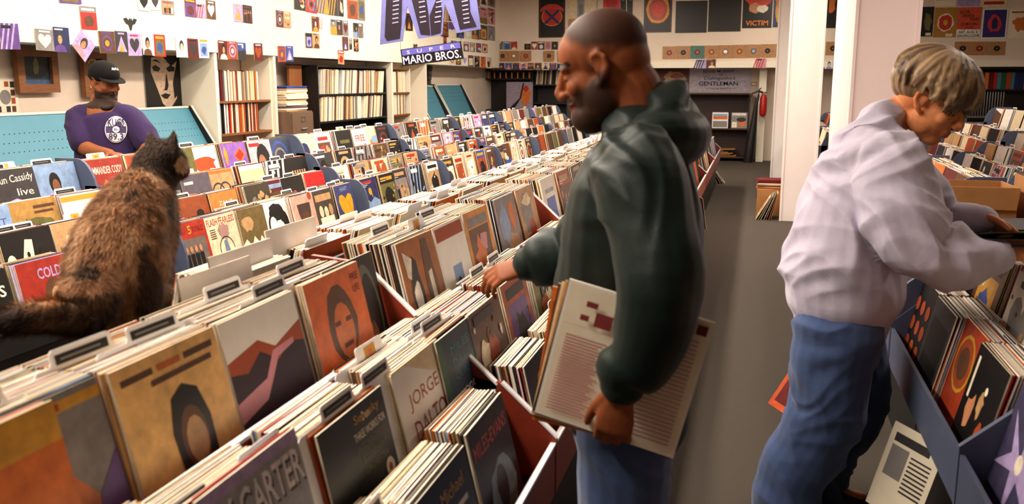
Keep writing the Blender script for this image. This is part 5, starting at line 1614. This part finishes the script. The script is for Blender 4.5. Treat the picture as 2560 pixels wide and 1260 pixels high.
# hood lying behind the neck
h = MB()
hp = lambda x, y, Y: onY(x, y, Y)
limb(h, [(hp(1500, 430, 1.97), 0.022), (hp(1560, 375, 1.955), 0.038), (hp(1640, 345, 1.96), 0.056), (hp(1700, 345, 2.02), 0.060), (hp(1700, 340, 2.14), 0.060), (hp(1640, 330, 2.22), 0.05), (hp(1540, 370, 2.20), 0.03)], (0, 0, 1), 16)
limb(h, [(hp(1590, 330, 1.99), 0.035), (hp(1655, 300, 1.995), (0.042, 0.045)), (hp(1668, 250, 2.03), (0.045, 0.03)), (hp(1668, 232, 2.07), (0.045, 0.02))], (0, 1, 0), 14)
limb(h, [(hp(1590, 330, 2.17), 0.035), (hp(1655, 300, 2.16), (0.042, 0.045)), (hp(1668, 250, 2.11), (0.045, 0.03)), (hp(1668, 232, 2.07), (0.045, 0.02))], (0, 1, 0), 14)
limb(h, [(hp(1690, 340, 2.0), 0.045), (hp(1690, 300, 2.08), 0.05), (hp(1690, 340, 2.16), 0.045)], (0, 0, 1), 14)
fuse(h, 'hood', 0.0055, 5, GREEN, man, None, dirfolds((0.4, 0.2, 1), 18, 5, 0.010, 7.0))
# jeans
jn = MB()
limb(jn, [((-0.265, MY + 0.01, 0.84), (0.165, 0.13)), ((-0.265, MY + 0.01, 0.92), (0.165, 0.13))], (1, 0, 0), 20)
for yy, dx in ((lgA, 0.0), (lgB, -0.04)):
    limb(jn, [((-0.262, yy, 0.86), (0.105, 0.125)), ((-0.265 + dx, yy, 0.62), (0.115, 0.105)), ((-0.265 + dx, yy, 0.40), 0.095), ((-0.25 + dx, yy, 0.14), 0.085), ((-0.25 + dx, yy, 0.075), 0.088)], (1, 0, 0), 18)
fuse(jn, 'jeans', 0.0065, 5, DENIM, man, None, dirfolds((0.8, 0.2, 0.6), 14, 4, 0.014, 3.0))
for yy, dx in ((lgA, 0.0), (lgB, -0.04)):
    s_ = MB()
    limb(s_, [((-0.20 + dx, yy, 0.042), (0.045, 0.042)), ((-0.30 + dx, yy, 0.04), (0.05, 0.04)), ((-0.42 + dx, yy, 0.033), (0.045, 0.03))])
    fuse(s_, 'shoe', 0.006, 3, BLACKP, man)

# the records under his arm
RC = [onY(*p, 1.852) for p in ((1345, 1022), (1680, 1135), (1770, 815), (1437, 706))]
cx = sum(RC, Vector()) / 4
ux = (RC[1] - RC[0]).normalized()
HELD = [('white', [R_(.02, .02, .98, .98, 'bone'), R_(.04, .7, .42, .702, 'pink'), R_(.46, .06, .464, .94, 'pink')] + [R_(.07, .62 - .022 * k, .36 - .05 * (k % 3) * .5, .63 - .022 * k, (196, 130, 130)) for k in range(26)] + [R_(.62 + .04 * (k % 2), .84 - .03 * k, .94, .85 - .03 * k, (190, 140, 150)) for k in range(26)] + [R_(.16, .86, .24, .9, (130, 50, 50)), R_(.14, .76, .2, .8, (130, 50, 50)), R_(.24, .74, .36, .84, (130, 50, 50)), R_(.9, .9, .97, .97, 'maroon')], 'white sleeve of dense pink notes under the man\'s arm'),
        ('black', [], 'black sleeve behind the white one under the arm'), ('tan', [], 'tan sleeve in the stack under the arm'), ('cream', [], 'cream sleeve in the stack under the arm'), ('brown', [], 'brown sleeve in the stack under the arm'), ('orange', [R_(.02, .6, .2, .9, 'rust')], 'orange sleeve at the back of the stack under arm')]
for k, (g, D, lab) in enumerate(HELD):
    ang = math.atan2(ux.z, ux.x) + (0, -0.015, 0.01, 0.03, 0.05, 0.10)[k]
    o = place(cover_mesh('record_sleeve', g, D, t=0.0065, edge='tan' if k else 'bone', material=None if k else FLAT), 'record_sleeve',
              Matrix.Translation(cx + Vector((-0.0055 * k, 0.0078 * k, -0.003 * k))) @ Matrix.Rotation(-ang, 4, 'Y') @ Matrix.Translation((0, 0, -LP / 2)), lab, 'record')

# ---------- bent man in the white sweatshirt at the right hand bins
def J(x, y, Y):
    return onY(x, y, Y)


BY = 3.28
hd = J(2326, 254, BY)
hf2 = Vector((0.76, -0.44, -0.48)).normalized()
hM2 = frame(hd, hf2, (-0.1, 0.10, 1))
b = MB()
head(b, hM2, 1.10)
neck0 = J(2200, 312, BY + 0.01)
limb(b, [(hM2 @ Vector((-0.02, 0, -0.02)), 0.060), (hM2 @ Vector((-0.055, 0, -0.07)), 0.060), (neck0, 0.064), (J(2185, 370, BY), 0.07)], (0, 1, 0))
limb(b, [(J(2175, 400, BY), (0.13, 0.08)), (J(2140, 520, BY), (0.15, 0.11)), (J(2108, 680, BY), (0.14, 0.10)), (J(2098, 800, BY), (0.14, 0.11))], (1, 0, 0))
rsh, rel, rwr = J(2225, 430, BY - 0.19), J(2275, 650, BY - 0.24), J(2490, 632, BY - 0.17)
limb(b, [(J(2180, 410, BY - 0.1), 0.06), (rsh, 0.055), (rel, 0.044), (rwr, 0.029)])
lsh, lel, lwr = J(2245, 420, BY + 0.17), J(2330, 560, BY + 0.26), J(2452, 545, BY + 0.12)
limb(b, [(J(2190, 410, BY + 0.1), 0.06), (lsh, 0.055), (lel, 0.042), (lwr, 0.028)])
hRm = frame(rwr, J(2580, 618, BY - 0.13) - rwr, (0.0, -0.75, 0.65))
hand(b, hRm, 1, (0.5, 0.55, 0.6, 0.62), 0.1, 0.15, 1.04, 0.7)
hLm = frame(lwr, J(2540, 585, BY + 0.08) - lwr, (0.1, 0.6, 0.75))
hand(b, hLm, -1, (0.5, 0.55, 0.6, 0.62), 0.1, 0.3, 1.02, 0.6)
fL, fR = (0.17, BY - 0.11), (0.27, BY + 0.12)
for (fx, fy), kx in ((fL, -0.02), (fR, 0.05)):
    hip = J(2100, 800, fy)
    limb(b, [(hip, 0.09), ((hip.x + kx + 0.01, fy, 0.46), 0.062), ((fx, fy, 0.10), 0.042), ((fx, fy, 0.06), 0.04)], (1, 0, 0))
    limb(b, [((fx - 0.02, fy, 0.045), 0.04), ((fx + 0.17, fy - 0.02, 0.04), 0.035)])


def bent_col(p, n):
    q = (hM2.inverted() @ p) / 1.10
    t = 0.5 + 0.5 * noise.noise(p * 25)
    c = mixc(SKIN_L, lin((186, 104, 62)), 0.6 * t)
    if q.length < 0.2 and p.z > 1.2:
        if 0.088 < q.x and abs(q.y) < 0.024 and -0.070 < q.z < -0.046:
            c = mixc(c, lin((150, 70, 56)), 0.7)
        if abs(q.z - 0.036) < 0.006 and q.x > 0.06 and 0.012 < abs(q.y) < 0.055:
            c = lin((60, 44, 30))
        if abs(q.z - 0.004) < 0.005 and q.x > 0.076 and 0.018 < abs(q.y) < 0.046:
            c = lin((50, 34, 26))
        if q.z < -0.055 and q.x > 0.0:
            c = mixc(c, lin((110, 70, 50)), 0.25)
    return c


bent = fuse(b, 'person', 0.0044, 6, SKIN, None, bent_col)
tag(bent, 'man in white sweatshirt and baggy jeans bending over the bins', 'person')
# mushroom hair
hb = MB()
for c_, r_ in (((-0.025, 0, 0.070), (0.118, 0.100, 0.078)), ((-0.058, 0, 0.035), (0.090, 0.096, 0.064)), ((0.045, 0, 0.080), (0.072, 0.088, 0.050)), ((-0.084, 0, 0.012), (0.046, 0.072, 0.046))):
    hb.ell([q * 1.1 for q in c_], [q * 1.1 for q in r_], hM2)
hr = random.Random(4)
for k in range(260):    # loose locks that fall from the crown to the rim
    a = hr.uniform(0, 2 * math.pi)
    ca, sa = math.cos(a), math.sin(a)
    rad = hr.uniform(0.90, 1.10)
    swing = hr.uniform(-0.35, 0.35)
    drop = hr.uniform(0.85, 1.12) * (1.12 if ca > 0.5 else 1.0)
    pts = []
    for q in range(7):
        th = math.radians(6 + q * 16.5 * drop)
        a2 = a + swing * (q / 6) ** 2
        flare = 1.0 + 0.05 * (q > 4)
        pts.append(hM2 @ (Vector((-0.015 + 0.122 * rad * flare * math.sin(th) * math.cos(a2), 0.104 * rad * flare * math.sin(th) * math.sin(a2), 0.058 + 0.093 * rad * math.cos(th))) * 1.1))
    hb.tube(pts, [0.004, 0.008, 0.010, 0.011, 0.010, 0.008, 0.003], 6, None, True, (0.3, 0.2, 1))
HAIRC = [lin((110, 82, 54)), lin((158, 130, 98)), lin((54, 38, 26))]


def hair_col(p, n):
    q = hM2.inverted() @ p
    a = math.atan2(q.y, q.x + 0.02)
    t = noise.noise(Vector((a * 6, a * 2.0, q.z * 9)))
    c = mixc(HAIRC[0], HAIRC[1], 0.5 + t * 1.2)
    return mixc(c, HAIRC[2], sstep(0.2, -0.5, t) * 0.7)


fuse(hb, 'hair', 0.0040, 1, mat('hair', attr=True, rough=0.55, spec=0.4, bump=0.4, bscale=160, bump_d=0.003), bent, hair_col)
# sweatshirt
SWEAT = cloth('white_fleece', (188, 180, 200), 0.9, 0.10, 260, 0.15, 0.4)
sw = MB()
limb(sw, [(J(2104, 790, BY), (0.20, 0.165)), (J(2108, 740, BY), (0.235, 0.200)), (J(2116, 640, BY), (0.24, 0.200)), (J(2140, 520, BY), (0.24, 0.188)), (J(2170, 420, BY), (0.215, 0.150)), (J(2190, 350, BY), (0.155, 0.110)), (J(2200, 305, BY + 0.005), (0.088, 0.074))], (1, 0, 0), 26)
limb(sw, [(J(2185, 415, BY - 0.12), 0.11), (rsh, 0.112), (J(2245, 540, BY - 0.23), 0.116), (J(2290, 632, BY - 0.245), 0.098), (J(2370, 640, BY - 0.22), 0.078), (J(2430, 640, BY - 0.19), 0.062), (J(2470, 636, BY - 0.18), 0.050), (J(2492, 632, BY - 0.17), 0.042)], (0, 1, 0.2), 22)
limb(sw, [(J(2195, 415, BY + 0.1), 0.11), (lsh, 0.108), (J(2310, 500, BY + 0.24), 0.095), (lel, 0.085), (J(2400, 555, BY + 0.20), 0.064), (J(2440, 548, BY + 0.13), 0.050), (J(2456, 545, BY + 0.12), 0.04)], (0, 1, 0.2), 20)
f1, f2 = dirfolds((0.75, 0.2, 0.6), 10, 2.6, 0.038, 1.3), dirfolds((-0.3, 0.3, 1), 12, 3.0, 0.028, 4.4)
fuse(sw, 'sweatshirt', 0.0062, 7, SWEAT, bent, None, lambda p, n: (f1(p, n) + f2(p, n)) * sstep(0.80, 0.92, p.z))
cf = MB()
limb(cf, [(J(2468, 637, BY - 0.18), 0.049), (J(2497, 631, BY - 0.168), 0.043)], (0, 1, 0.2), 18)
fuse(cf, 'cuff', 0.005, 2, SWEAT, bent, None, folds(40, 0.002, (1, 1, 1)))
wb = MB()
limb(wb, [(J(2102, 806, BY), (0.19, 0.158)), (J(2106, 772, BY), (0.20, 0.170))], (1, 0, 0), 24)
fuse(wb, 'waistband', 0.006, 3, SWEAT, bent, None, folds(24, 0.004, (1, 1, 0.3), 9))
# tee collar at the nape
nb = MB()
limb(nb, [(neck0 + Vector((-0.03, -0.07, 0.0)), 0.012), (neck0 + Vector((-0.058, 0, 0.025)), 0.014), (neck0 + Vector((-0.03, 0.07, 0.0)), 0.012)])
fuse(nb, 'shirt_collar', 0.005, 2, BLACKP, bent)
# baggy jeans
bj = MB()
limb(bj, [(J(2100, 860, BY), (0.175, 0.145)), (J(2102, 790, BY), (0.175, 0.145))], (1, 0, 0), 20)
for (fx, fy), kx in ((fL, -0.03), (fR, 0.06)):
    hip = J(2098, 830, fy)
    limb(bj, [(hip, (0.125, 0.15)), ((hip.x + kx * 0.5, fy, 0.62), (0.12, 0.135)), ((hip.x + kx, fy, 0.42), (0.115, 0.125)), ((fx + 0.01, fy, 0.20), (0.11, 0.12)), ((fx + 0.01, fy, 0.07), (0.115, 0.125))], (1, 0, 0), 20)
g1, g2 = dirfolds((0.9, 0.3, 0.5), 11, 2.8, 0.022, 6.0), dirfolds((0.3, 0.2, -1), 13, 3.5, 0.018, 1.0)
fuse(bj, 'jeans', 0.0065, 5, DENIM, bent, None, lambda p, n: g1(p, n) * (0.6 + 0.8 * sstep(0.5, 0.1, p.z)) + g2(p, n))
for (fx, fy) in (fL, fR):
    s_ = MB()
    limb(s_, [((fx - 0.05, fy, 0.048), (0.048, 0.046)), ((fx + 0.06, fy - 0.01, 0.042), (0.05, 0.04)), ((fx + 0.18, fy - 0.02, 0.034), (0.045, 0.032))])
    fuse(s_, 'shoe', 0.006, 3, BLACKP, bent)
# belt end hanging from the waist
MB().tube([J(2118, 800, BY - 0.19), J(2112, 830, BY - 0.20), J(2098, 852, BY - 0.195)], [(0.014, 0.004)] * 3, 8).build('belt_end', BLACKP, bent)
# dark records between his hands
for k in range(3):
    c0 = J(2490, 585 + 7 * k, BY - 0.02)
    M = Matrix.Translation(c0 + Vector((0.06, 0, 0))) @ Matrix.Rotation(0.25, 4, 'Z') @ Matrix.Rotation(math.radians(78 + 5 * k), 4, 'X') @ Matrix.Translation((0, 0, -LP / 2))
    place(cover_mesh('record_sleeve', ('black', 'charcoal', 'navy')[k], [P(circ(.5, .5, .18), 'bone')] if k == 1 else [], edge='charcoal'), 'record_sleeve', M, ('black', 'charcoal', 'navy')[k] + ' sleeve held out between the bent man\'s hands', 'record')

# ---------- clerk behind the middle bins
def K(x, y, d=0.0):
    """a point on the clerk, d metres nearer along the view"""
    r_ = ray(x, y)
    return Vector((0, 0, CAM_H)) + r_ * (6.05 - d)


ck_f = Vector((0.93, -0.34, -0.20)).normalized()
kM = frame(K(262, 208), ck_f)
b = MB()
head(b, kM, 1.05, 0.5)
limb(b, [(kM @ Vector((-0.02, 0, -0.04)), 0.06), (kM @ Vector((-0.045, 0, -0.10)), 0.066), (K(262, 285), 0.08)], (1, 0, 0))
kr = Vector((-C_R.y, C_R.x, 0))
limb(b, [(K(262, 285), (0.16, 0.10)), (K(262, 350), (0.15, 0.11)), (K(262, 470), (0.14, 0.11)), (K(262, 520), (0.14, 0.11))], tuple(C_F))
cshR, celR, cwrR = K(195, 290, 0.02), K(208, 365, 0.10), K(275, 385, 0.26)
cshL, celL, cwrL = K(330, 292, 0.0), K(372, 362, 0.04), K(345, 395, 0.28)
for sh_, el_, wr_ in ((cshR, celR, cwrR), (cshL, celL, cwrL)):
    limb(b, [(K(262, 290).lerp(sh_, 0.6), 0.06), (sh_, 0.062), (el_, 0.055), (wr_, 0.032)])
hand(b, frame(cwrR, K(300, 388, 0.32) - cwrR, (0, 0, 1)), -1, (0.4, 0.4, 0.45, 0.5))
hand(b, frame(cwrL, K(325, 400, 0.34) - cwrL, (0, 0, 1)), 1, (0.4, 0.4, 0.45, 0.5))
for yy in (-0.1, 0.1):
    base = K(262, 520)
    limb(b, [((base.x + yy * 0.3, base.y + yy, base.z), 0.09), ((base.x + yy * 0.3, base.y + yy, 0.4), 0.065), ((base.x + yy * 0.3, base.y + yy, 0.07), 0.045)], (1, 0, 0))
    limb(b, [((base.x + yy * 0.3 - 0.03, base.y + yy, 0.045), 0.04), ((base.x + yy * 0.3 + 0.15, base.y + yy - 0.06, 0.04), 0.035)])


def clerk_col(p, n):
    q = (kM.inverted() @ p) / 1.05
    c = mixc(SKIN_M, lin((150, 88, 54)), 0.4 + 0.4 * noise.noise(p * 25))
    if q.length < 0.2 and p.z > 1.4:
        jaw = sstep(-0.034, -0.048, q.z) * sstep(-0.02, 0.0, q.x)
        mous = sstep(0.010, 0.003, abs(q.z + 0.042)) * sstep(0.07, 0.085, q.x) * sstep(0.036, 0.028, abs(q.y))
        c = mixc(c, HAIR_K, max(jaw, mous) * 0.93)
        if q.z > 0.02 and q.x < 0.0:
            c = HAIR_K
    return c


clerk = fuse(b, 'person', 0.0055, 4, SKIN, None, clerk_col)
tag(clerk, 'clerk in black cap and purple printed tee behind middle bins', 'person')
PURP = cloth('purple_tee', (50, 34, 74), 0.85, 0.15, 500, 0.05)
ts = MB()
limb(ts, [(K(262, 520), (0.185, 0.13)), (K(264, 440), (0.20, 0.135)), (K(265, 360), (0.205, 0.14)), (K(264, 305), (0.195, 0.125)), (K(262, 287), (0.14, 0.095)), (K(262, 282), (0.06, 0.05))], tuple(C_F), 24)
limb(ts, [(K(228, 290), 0.085), (cshR + Vector((0, 0, -0.02)), 0.082), (cshR.lerp(celR, 0.55), 0.088), (cshR.lerp(celR, 0.88), 0.084)], (0, 1, 0), 18)
limb(ts, [(K(298, 290), 0.085), (cshL + Vector((0, 0, -0.02)), 0.082), (cshL.lerp(celL, 0.55), 0.088), (cshL.lerp(celL, 0.95), 0.082)], (0, 1, 0), 18)
tee = fuse(ts, 'tee_shirt', 0.007, 6, PURP, clerk, None, dirfolds((0.6, 0.3, 0.7), 12, 3.5, 0.012, 8))
cl_ = MB()
limb(cl_, [(K(238, 260, 0.02), 0.011), (K(246, 268, 0.07), 0.011), (K(264, 273, 0.095), 0.011), (K(280, 268, 0.08), 0.011), (K(288, 260, 0.02), 0.011)], (0, 0, 1), 8)
fuse(cl_, 'collar', 0.006, 2, cloth('black_cap_cloth', (14, 12, 13), 0.85, 0.1, 600, 0.0), clerk)
# print on the chest, wrapped onto the cloth
tm = tee.data
from mathutils.bvhtree import BVHTree
bv = BVHTree.FromPolygons([v.co for v in tm.vertices], [tuple(p.vertices) for p in tm.polygons])
D = [P(circ(.5, .5, .5, .5, 28), 'white'), P(circ(.5, .5, .465, .465, 28), (58, 42, 84)), P([(.07, .62), (.93, .62), (.88, .72), (.75, .86), (.6, .94), (.5, .96), (.4, .94), (.25, .86), (.12, .72)], 'white'),
     P(circ(.5, .5, .16, .12), 'white'), P([(.08, .36), (.92, .36), (.84, .2), (.7, .09), (.5, .04), (.3, .09), (.16, .2)], 'white'),
     T('KUGS', .14, .62, .72, .28, (58, 42, 84), .02), T('fm', .41, .45, .18, .11, (58, 42, 84), .02), T('89.3', .16, .1, .68, .26, (58, 42, 84), .025)]
import numpy as np
US, VS, DS_ = [], [], []
for u in np.linspace(0, 1, 9):
    for v in np.linspace(0, 1, 9):
        dr = ray(262 + 56 * u, 357 - 67 * v).normalized()
        hit = bv.ray_cast(Vector((0, 0, CAM_H)), dr)
        if hit[0] is not None and hit[3] < 6.6:
            US.append(u); VS.append(v); DS_.append(hit[3])
US, VS, DS_ = np.array(US), np.array(VS), np.array(DS_)
A_ = np.stack([np.ones_like(US), US, VS, US * US, VS * VS, US * VS], 1)
cf6 = np.linalg.lstsq(A_, DS_, rcond=None)[0]
off0 = float((A_ @ cf6 - DS_).max()) * 0.8 + 0.002
pb = MB()
lay = off0
for d in D:
    lay += 0.0018
    if d[0] == 'text':
        vs, fs = text_polys(d[1], d[7])
        uv = [(d[2] + d[4] * p[0], d[3] + d[5] * p[1]) for p in vs]
    else:
        uv = [(.5, .5)] + list(d[1]) if len(d[1]) > 20 else list(d[1])
        fs = [(0, 1 + i, 1 + (i + 1) % (len(uv) - 1)) for i in range(len(uv) - 1)] if len(d[1]) > 20 else [tuple(range(len(uv)))]
    pts = []
    for (u, v) in uv:
        t_ = float(np.dot(cf6, [1, u, v, u * u, v * v, u * v]))
        pts.append(Vector((0, 0, CAM_H)) + ray(262 + 56 * u, 357 - 67 * v).normalized() * (t_ - lay))
    pb.add(pts, fs, d[2] if d[0] != 'text' else d[6])
pb.build('shirt_print', FLAT, clerk)
# cap
CAPM = cloth('black_cap_cloth', (14, 12, 13), 0.85, 0.1, 600, 0.0)
cp = MB()
for c_, r_ in (((-0.012, 0, 0.062), (0.108, 0.087, 0.078)), ((-0.02, 0, 0.04), (0.102, 0.086, 0.05))):
    cp.ell([q * 1.06 for q in c_], [q * 1.06 for q in r_], kM)
cap = fuse(cp, 'cap', 0.005, 2, CAPM, clerk)
bm_ = MB()
pts = []
for i in range(13):
    a = math.radians(-75 + 150 * i / 12)
    pts.append((0.06 + 0.105 * math.cos(a), 0.082 * math.sin(a)))
V0 = []
for zz in (0.0, -0.005):
    for (px_, py_) in pts + [(0.06, 0.08), (0.03, 0.0), (0.06, -0.08)]:
        V0.append(kM @ Vector((px_ * 1.05, py_ * 1.05, (0.056 + zz - (abs(py_) / 0.088) ** 2 * 0.018 - (px_ - 0.08) * 0.25) * 1.05)))
n_ = len(pts) + 3
bm_.add(V0, [tuple(range(n_)), tuple(range(2 * n_ - 1, n_ - 1, -1))] + [(i, n_ + i, n_ + (i + 1) % n_, (i + 1) % n_) for i in range(n_)])
o = bm_.build('cap_brim', CAPM, clerk)
vs, fs = text_polys('SUNSET', .02)
cbv = BVHTree.FromPolygons([v.co for v in cap.data.vertices], [tuple(p.vertices) for p in cap.data.polygons])
pts = []
for p in vs:
    dr = ray(279 + 27 * p[0], 175.5 - 6.5 * p[1]).normalized()
    hit = cbv.ray_cast(Vector((0, 0, CAM_H)), dr)[0]
    pts.append((hit if hit else K(279, 172, 0.1)) - dr * 0.004)
MB().add(pts, fs, 'white').build('cap_lettering', FLAT, clerk)
tr = MB()
base = K(262, 520)
limb(tr, [((base.x, base.y, base.z + 0.02), (0.17, 0.13)), ((base.x, base.y, base.z - 0.1), (0.17, 0.14))], tuple(C_F), 18)
for yy in (-0.1, 0.1):
    limb(tr, [((base.x + yy * 0.3, base.y + yy, base.z - 0.05), 0.115), ((base.x + yy * 0.3, base.y + yy, 0.4), 0.09), ((base.x + yy * 0.3, base.y + yy, 0.08), 0.085)], (1, 0, 0))
fuse(tr, 'trousers', 0.009, 4, cloth('dark_trousers', (34, 32, 38)), clerk)

# ---------- tortoiseshell cat on the aisle bins
CX = -1.42
cz = 1.105


def Q(x, y, dx=0.0):
    return onX(x, y, CX + dx)


b = MB()
limb(b, [(Q(300, 770), (0.085, 0.10)), (Q(290, 700), (0.108, 0.118)), (Q(300, 620), (0.106, 0.112)), (Q(330, 540), (0.088, 0.094)), (Q(365, 480), (0.068, 0.072)), (Q(392, 435), (0.050, 0.052))], (0, 1, 0), 20)
limb(b, [(Q(378, 470), 0.048), (Q(398, 560), 0.042), (Q(398, 650), 0.028), (Q(392, 715), 0.021)], (0, 1, 0), 14)
limb(b, [(Q(388, 470, -0.05), 0.048), (Q(408, 560, -0.05), 0.040), (Q(408, 650, -0.05), 0.028), (Q(404, 705, -0.05), 0.021)], (0, 1, 0), 14)
b.ell(Q(335, 730, 0.05), (0.06, 0.075, 0.062))
b.ell(Q(240, 740, -0.05), (0.07, 0.075, 0.07))
b.ell(Q(225, 745, 0.04), (0.06, 0.075, 0.062))
limb(b, [(Q(375, 728, 0.07), (0.024, 0.02)), (Q(412, 732, 0.07), (0.022, 0.018))])
tail = [Q(240, 785, 0.02), Q(180, 795, 0.06), Q(110, 790, 0.07), Q(40, 800, 0.05), Q(-25, 815, 0.02)]
limb(b, [(tail[0], 0.04), (tail[1], 0.035), (tail[2], 0.030), (tail[3], 0.027), (tail[4], 0.02)])
# head turned along the row, ears up
cf_ = Vector((0.30, 0.93, -0.15)).normalized()
cM = frame(Q(404, 402), cf_)
b.ell((0, 0, 0), (0.058, 0.060, 0.054), cM)
b.ell((-0.02, 0, -0.012), (0.05, 0.058, 0.048), cM)
b.ell((0.048, 0, -0.016), (0.024, 0.026, 0.020), cM)
b.ell((0.066, 0, -0.010), (0.009, 0.010, 0.007), cM)
for q in (-1, 1):
    b.ell((0.02, q * 0.038, -0.018), (0.03, 0.024, 0.024), cM)
    b.tube([cM @ Vector((-0.002, q * 0.036, 0.030)), cM @ Vector((-0.004, q * 0.043, 0.054)), cM @ Vector((-0.004, q * 0.047, 0.074))], [(0.026, 0.012), (0.018, 0.008), (0.004, 0.003)], 12, None, True, tuple(cM.to_3x3() @ Vector((1, 0, 0))))
C1, C2, C3, C4_ = lin((30, 20, 16)), lin((160, 114, 78)), lin((98, 64, 42)), lin((196, 156, 120))


def cat_col(p, n):
    q = cM.inverted() @ p
    w1 = noise.noise(p * 11 + Vector((3, 1, 7)))
    w2 = noise.noise(Vector((p.x, p.y, p.z * 1.8)) * 27)
    w3 = noise.noise(p * 60)
    c = mixc(C3, C2, 0.55 + w2 * 0.9 + w3 * 0.3)
    c = mixc(c, C4_, sstep(0.2, 0.5, noise.noise(p * 15 + Vector((9, 9, 2))) + w3 * 0.2) * 0.6)
    c = mixc(c, C1, sstep(0.10, 0.30, w1 + 0.30 * w2 + 0.15 * w3) * 0.9)
    if q.length < 0.115:
        dark = sstep(0.125, 0.085, q.length)
        c = mixc(c, C1, dark * 0.93)
        if (Vector((q.x, q.y, q.z)) - Vector((0.02, -0.052, -0.006))).length < 0.022:
            c = mixc(c, C4_, 0.75)
    if p.y < tail[0].y - 0.02 and p.z < 1.14:
        c = mixc(c, C1, 0.75)
    return c


cat = fuse(b, 'cat', 0.0055, 4, mat('cat_fur', attr=True, rough=0.9, spec=0.15, bump=0.5, bscale=200), None, cat_col, folds(28, 0.004, (1, 1, 0.6), 2))
tag(cat, 'tortoiseshell cat sitting on the aisle bins with back turned', 'cat')
# fur: tapered hairs lying back along the body
fr = random.Random(13)
me = cat.data
polys = me.polygons
cols = me.attributes['Col'].data
areas, acc_ = [], 0.0
for p in polys:
    acc_ += p.area
    areas.append(acc_)
import bisect
FV, FF, FC = [], [], []
for k in range(52000):
    pi = bisect.bisect(areas, fr.uniform(0, acc_))
    p = polys[min(pi, len(polys) - 1)]
    v = [me.vertices[i].co for i in p.vertices]
    a_, b_ = fr.random(), fr.random()
    pos = v[0] * (1 - a_) * (1 - b_) + v[1] * a_ * (1 - b_) + v[2] * a_ * b_ + v[-1] * (1 - a_) * b_
    n = p.normal
    down = Vector((-0.12, -0.25, -1.0))
    inh = (cM.inverted() @ pos).length < 0.11
    tl = pos.y < tail[1].y + 0.03 and pos.z < 1.15
    if tl:
        down = Vector((0, -1, -0.1))
    flow = (down - n * down.dot(n))
    if flow.length < 1e-4:
        continue
    flow.normalize()
    rnd_ = Vector((fr.uniform(-1, 1), fr.uniform(-1, 1), fr.uniform(-1, 1)))
    L_ = fr.uniform(0.012, 0.024) * (0.5 if inh else 1.0) * (1.3 if tl else 1)
    d1 = (flow * 0.8 + n * 0.55 + rnd_ * 0.28).normalized()
    tip = pos + d1 * L_
    sd = d1.cross(n)
    if sd.length < 1e-4:
        continue
    sd = sd.normalized() * fr.uniform(0.0005, 0.0010)
    i0 = len(FV)
    FV += [pos - sd, pos + sd, tip]
    FF.append((i0, i0 + 1, i0 + 2))
    c = cols[p.vertices[0]].color
    s_ = fr.uniform(0.75, 1.35)
    FC.append((c[0] * s_, c[1] * s_, c[2] * s_))
fm = bpy.data.meshes.new('fur')
fm.from_pydata(FV, [], FF)
at = fm.attributes.new('Col', 'FLOAT_COLOR', 'FACE')
buf = []
for c in FC:
    buf += [c[0], c[1], c[2], 1.0]
at.data.foreach_set('color', buf)
fm.materials.append(mat('fur_hairs', attr=True, rough=0.7, spec=0.2))
fo = bpy.data.objects.new('fur', fm)
COL.objects.link(fo)
fo.parent = cat
fo['kind'] = 'stuff'

# ------------------------------------------------------------------ the remaining packed sleeves
o = STUFF.build('packed_sleeves', PAPER)
tag(o, 'thousands of tightly packed record sleeves filling the bins', 'records', None, 'stuff')
print('individual bin records', NREC[0], 'stuff boxes', len(STUFF.f) // 6)
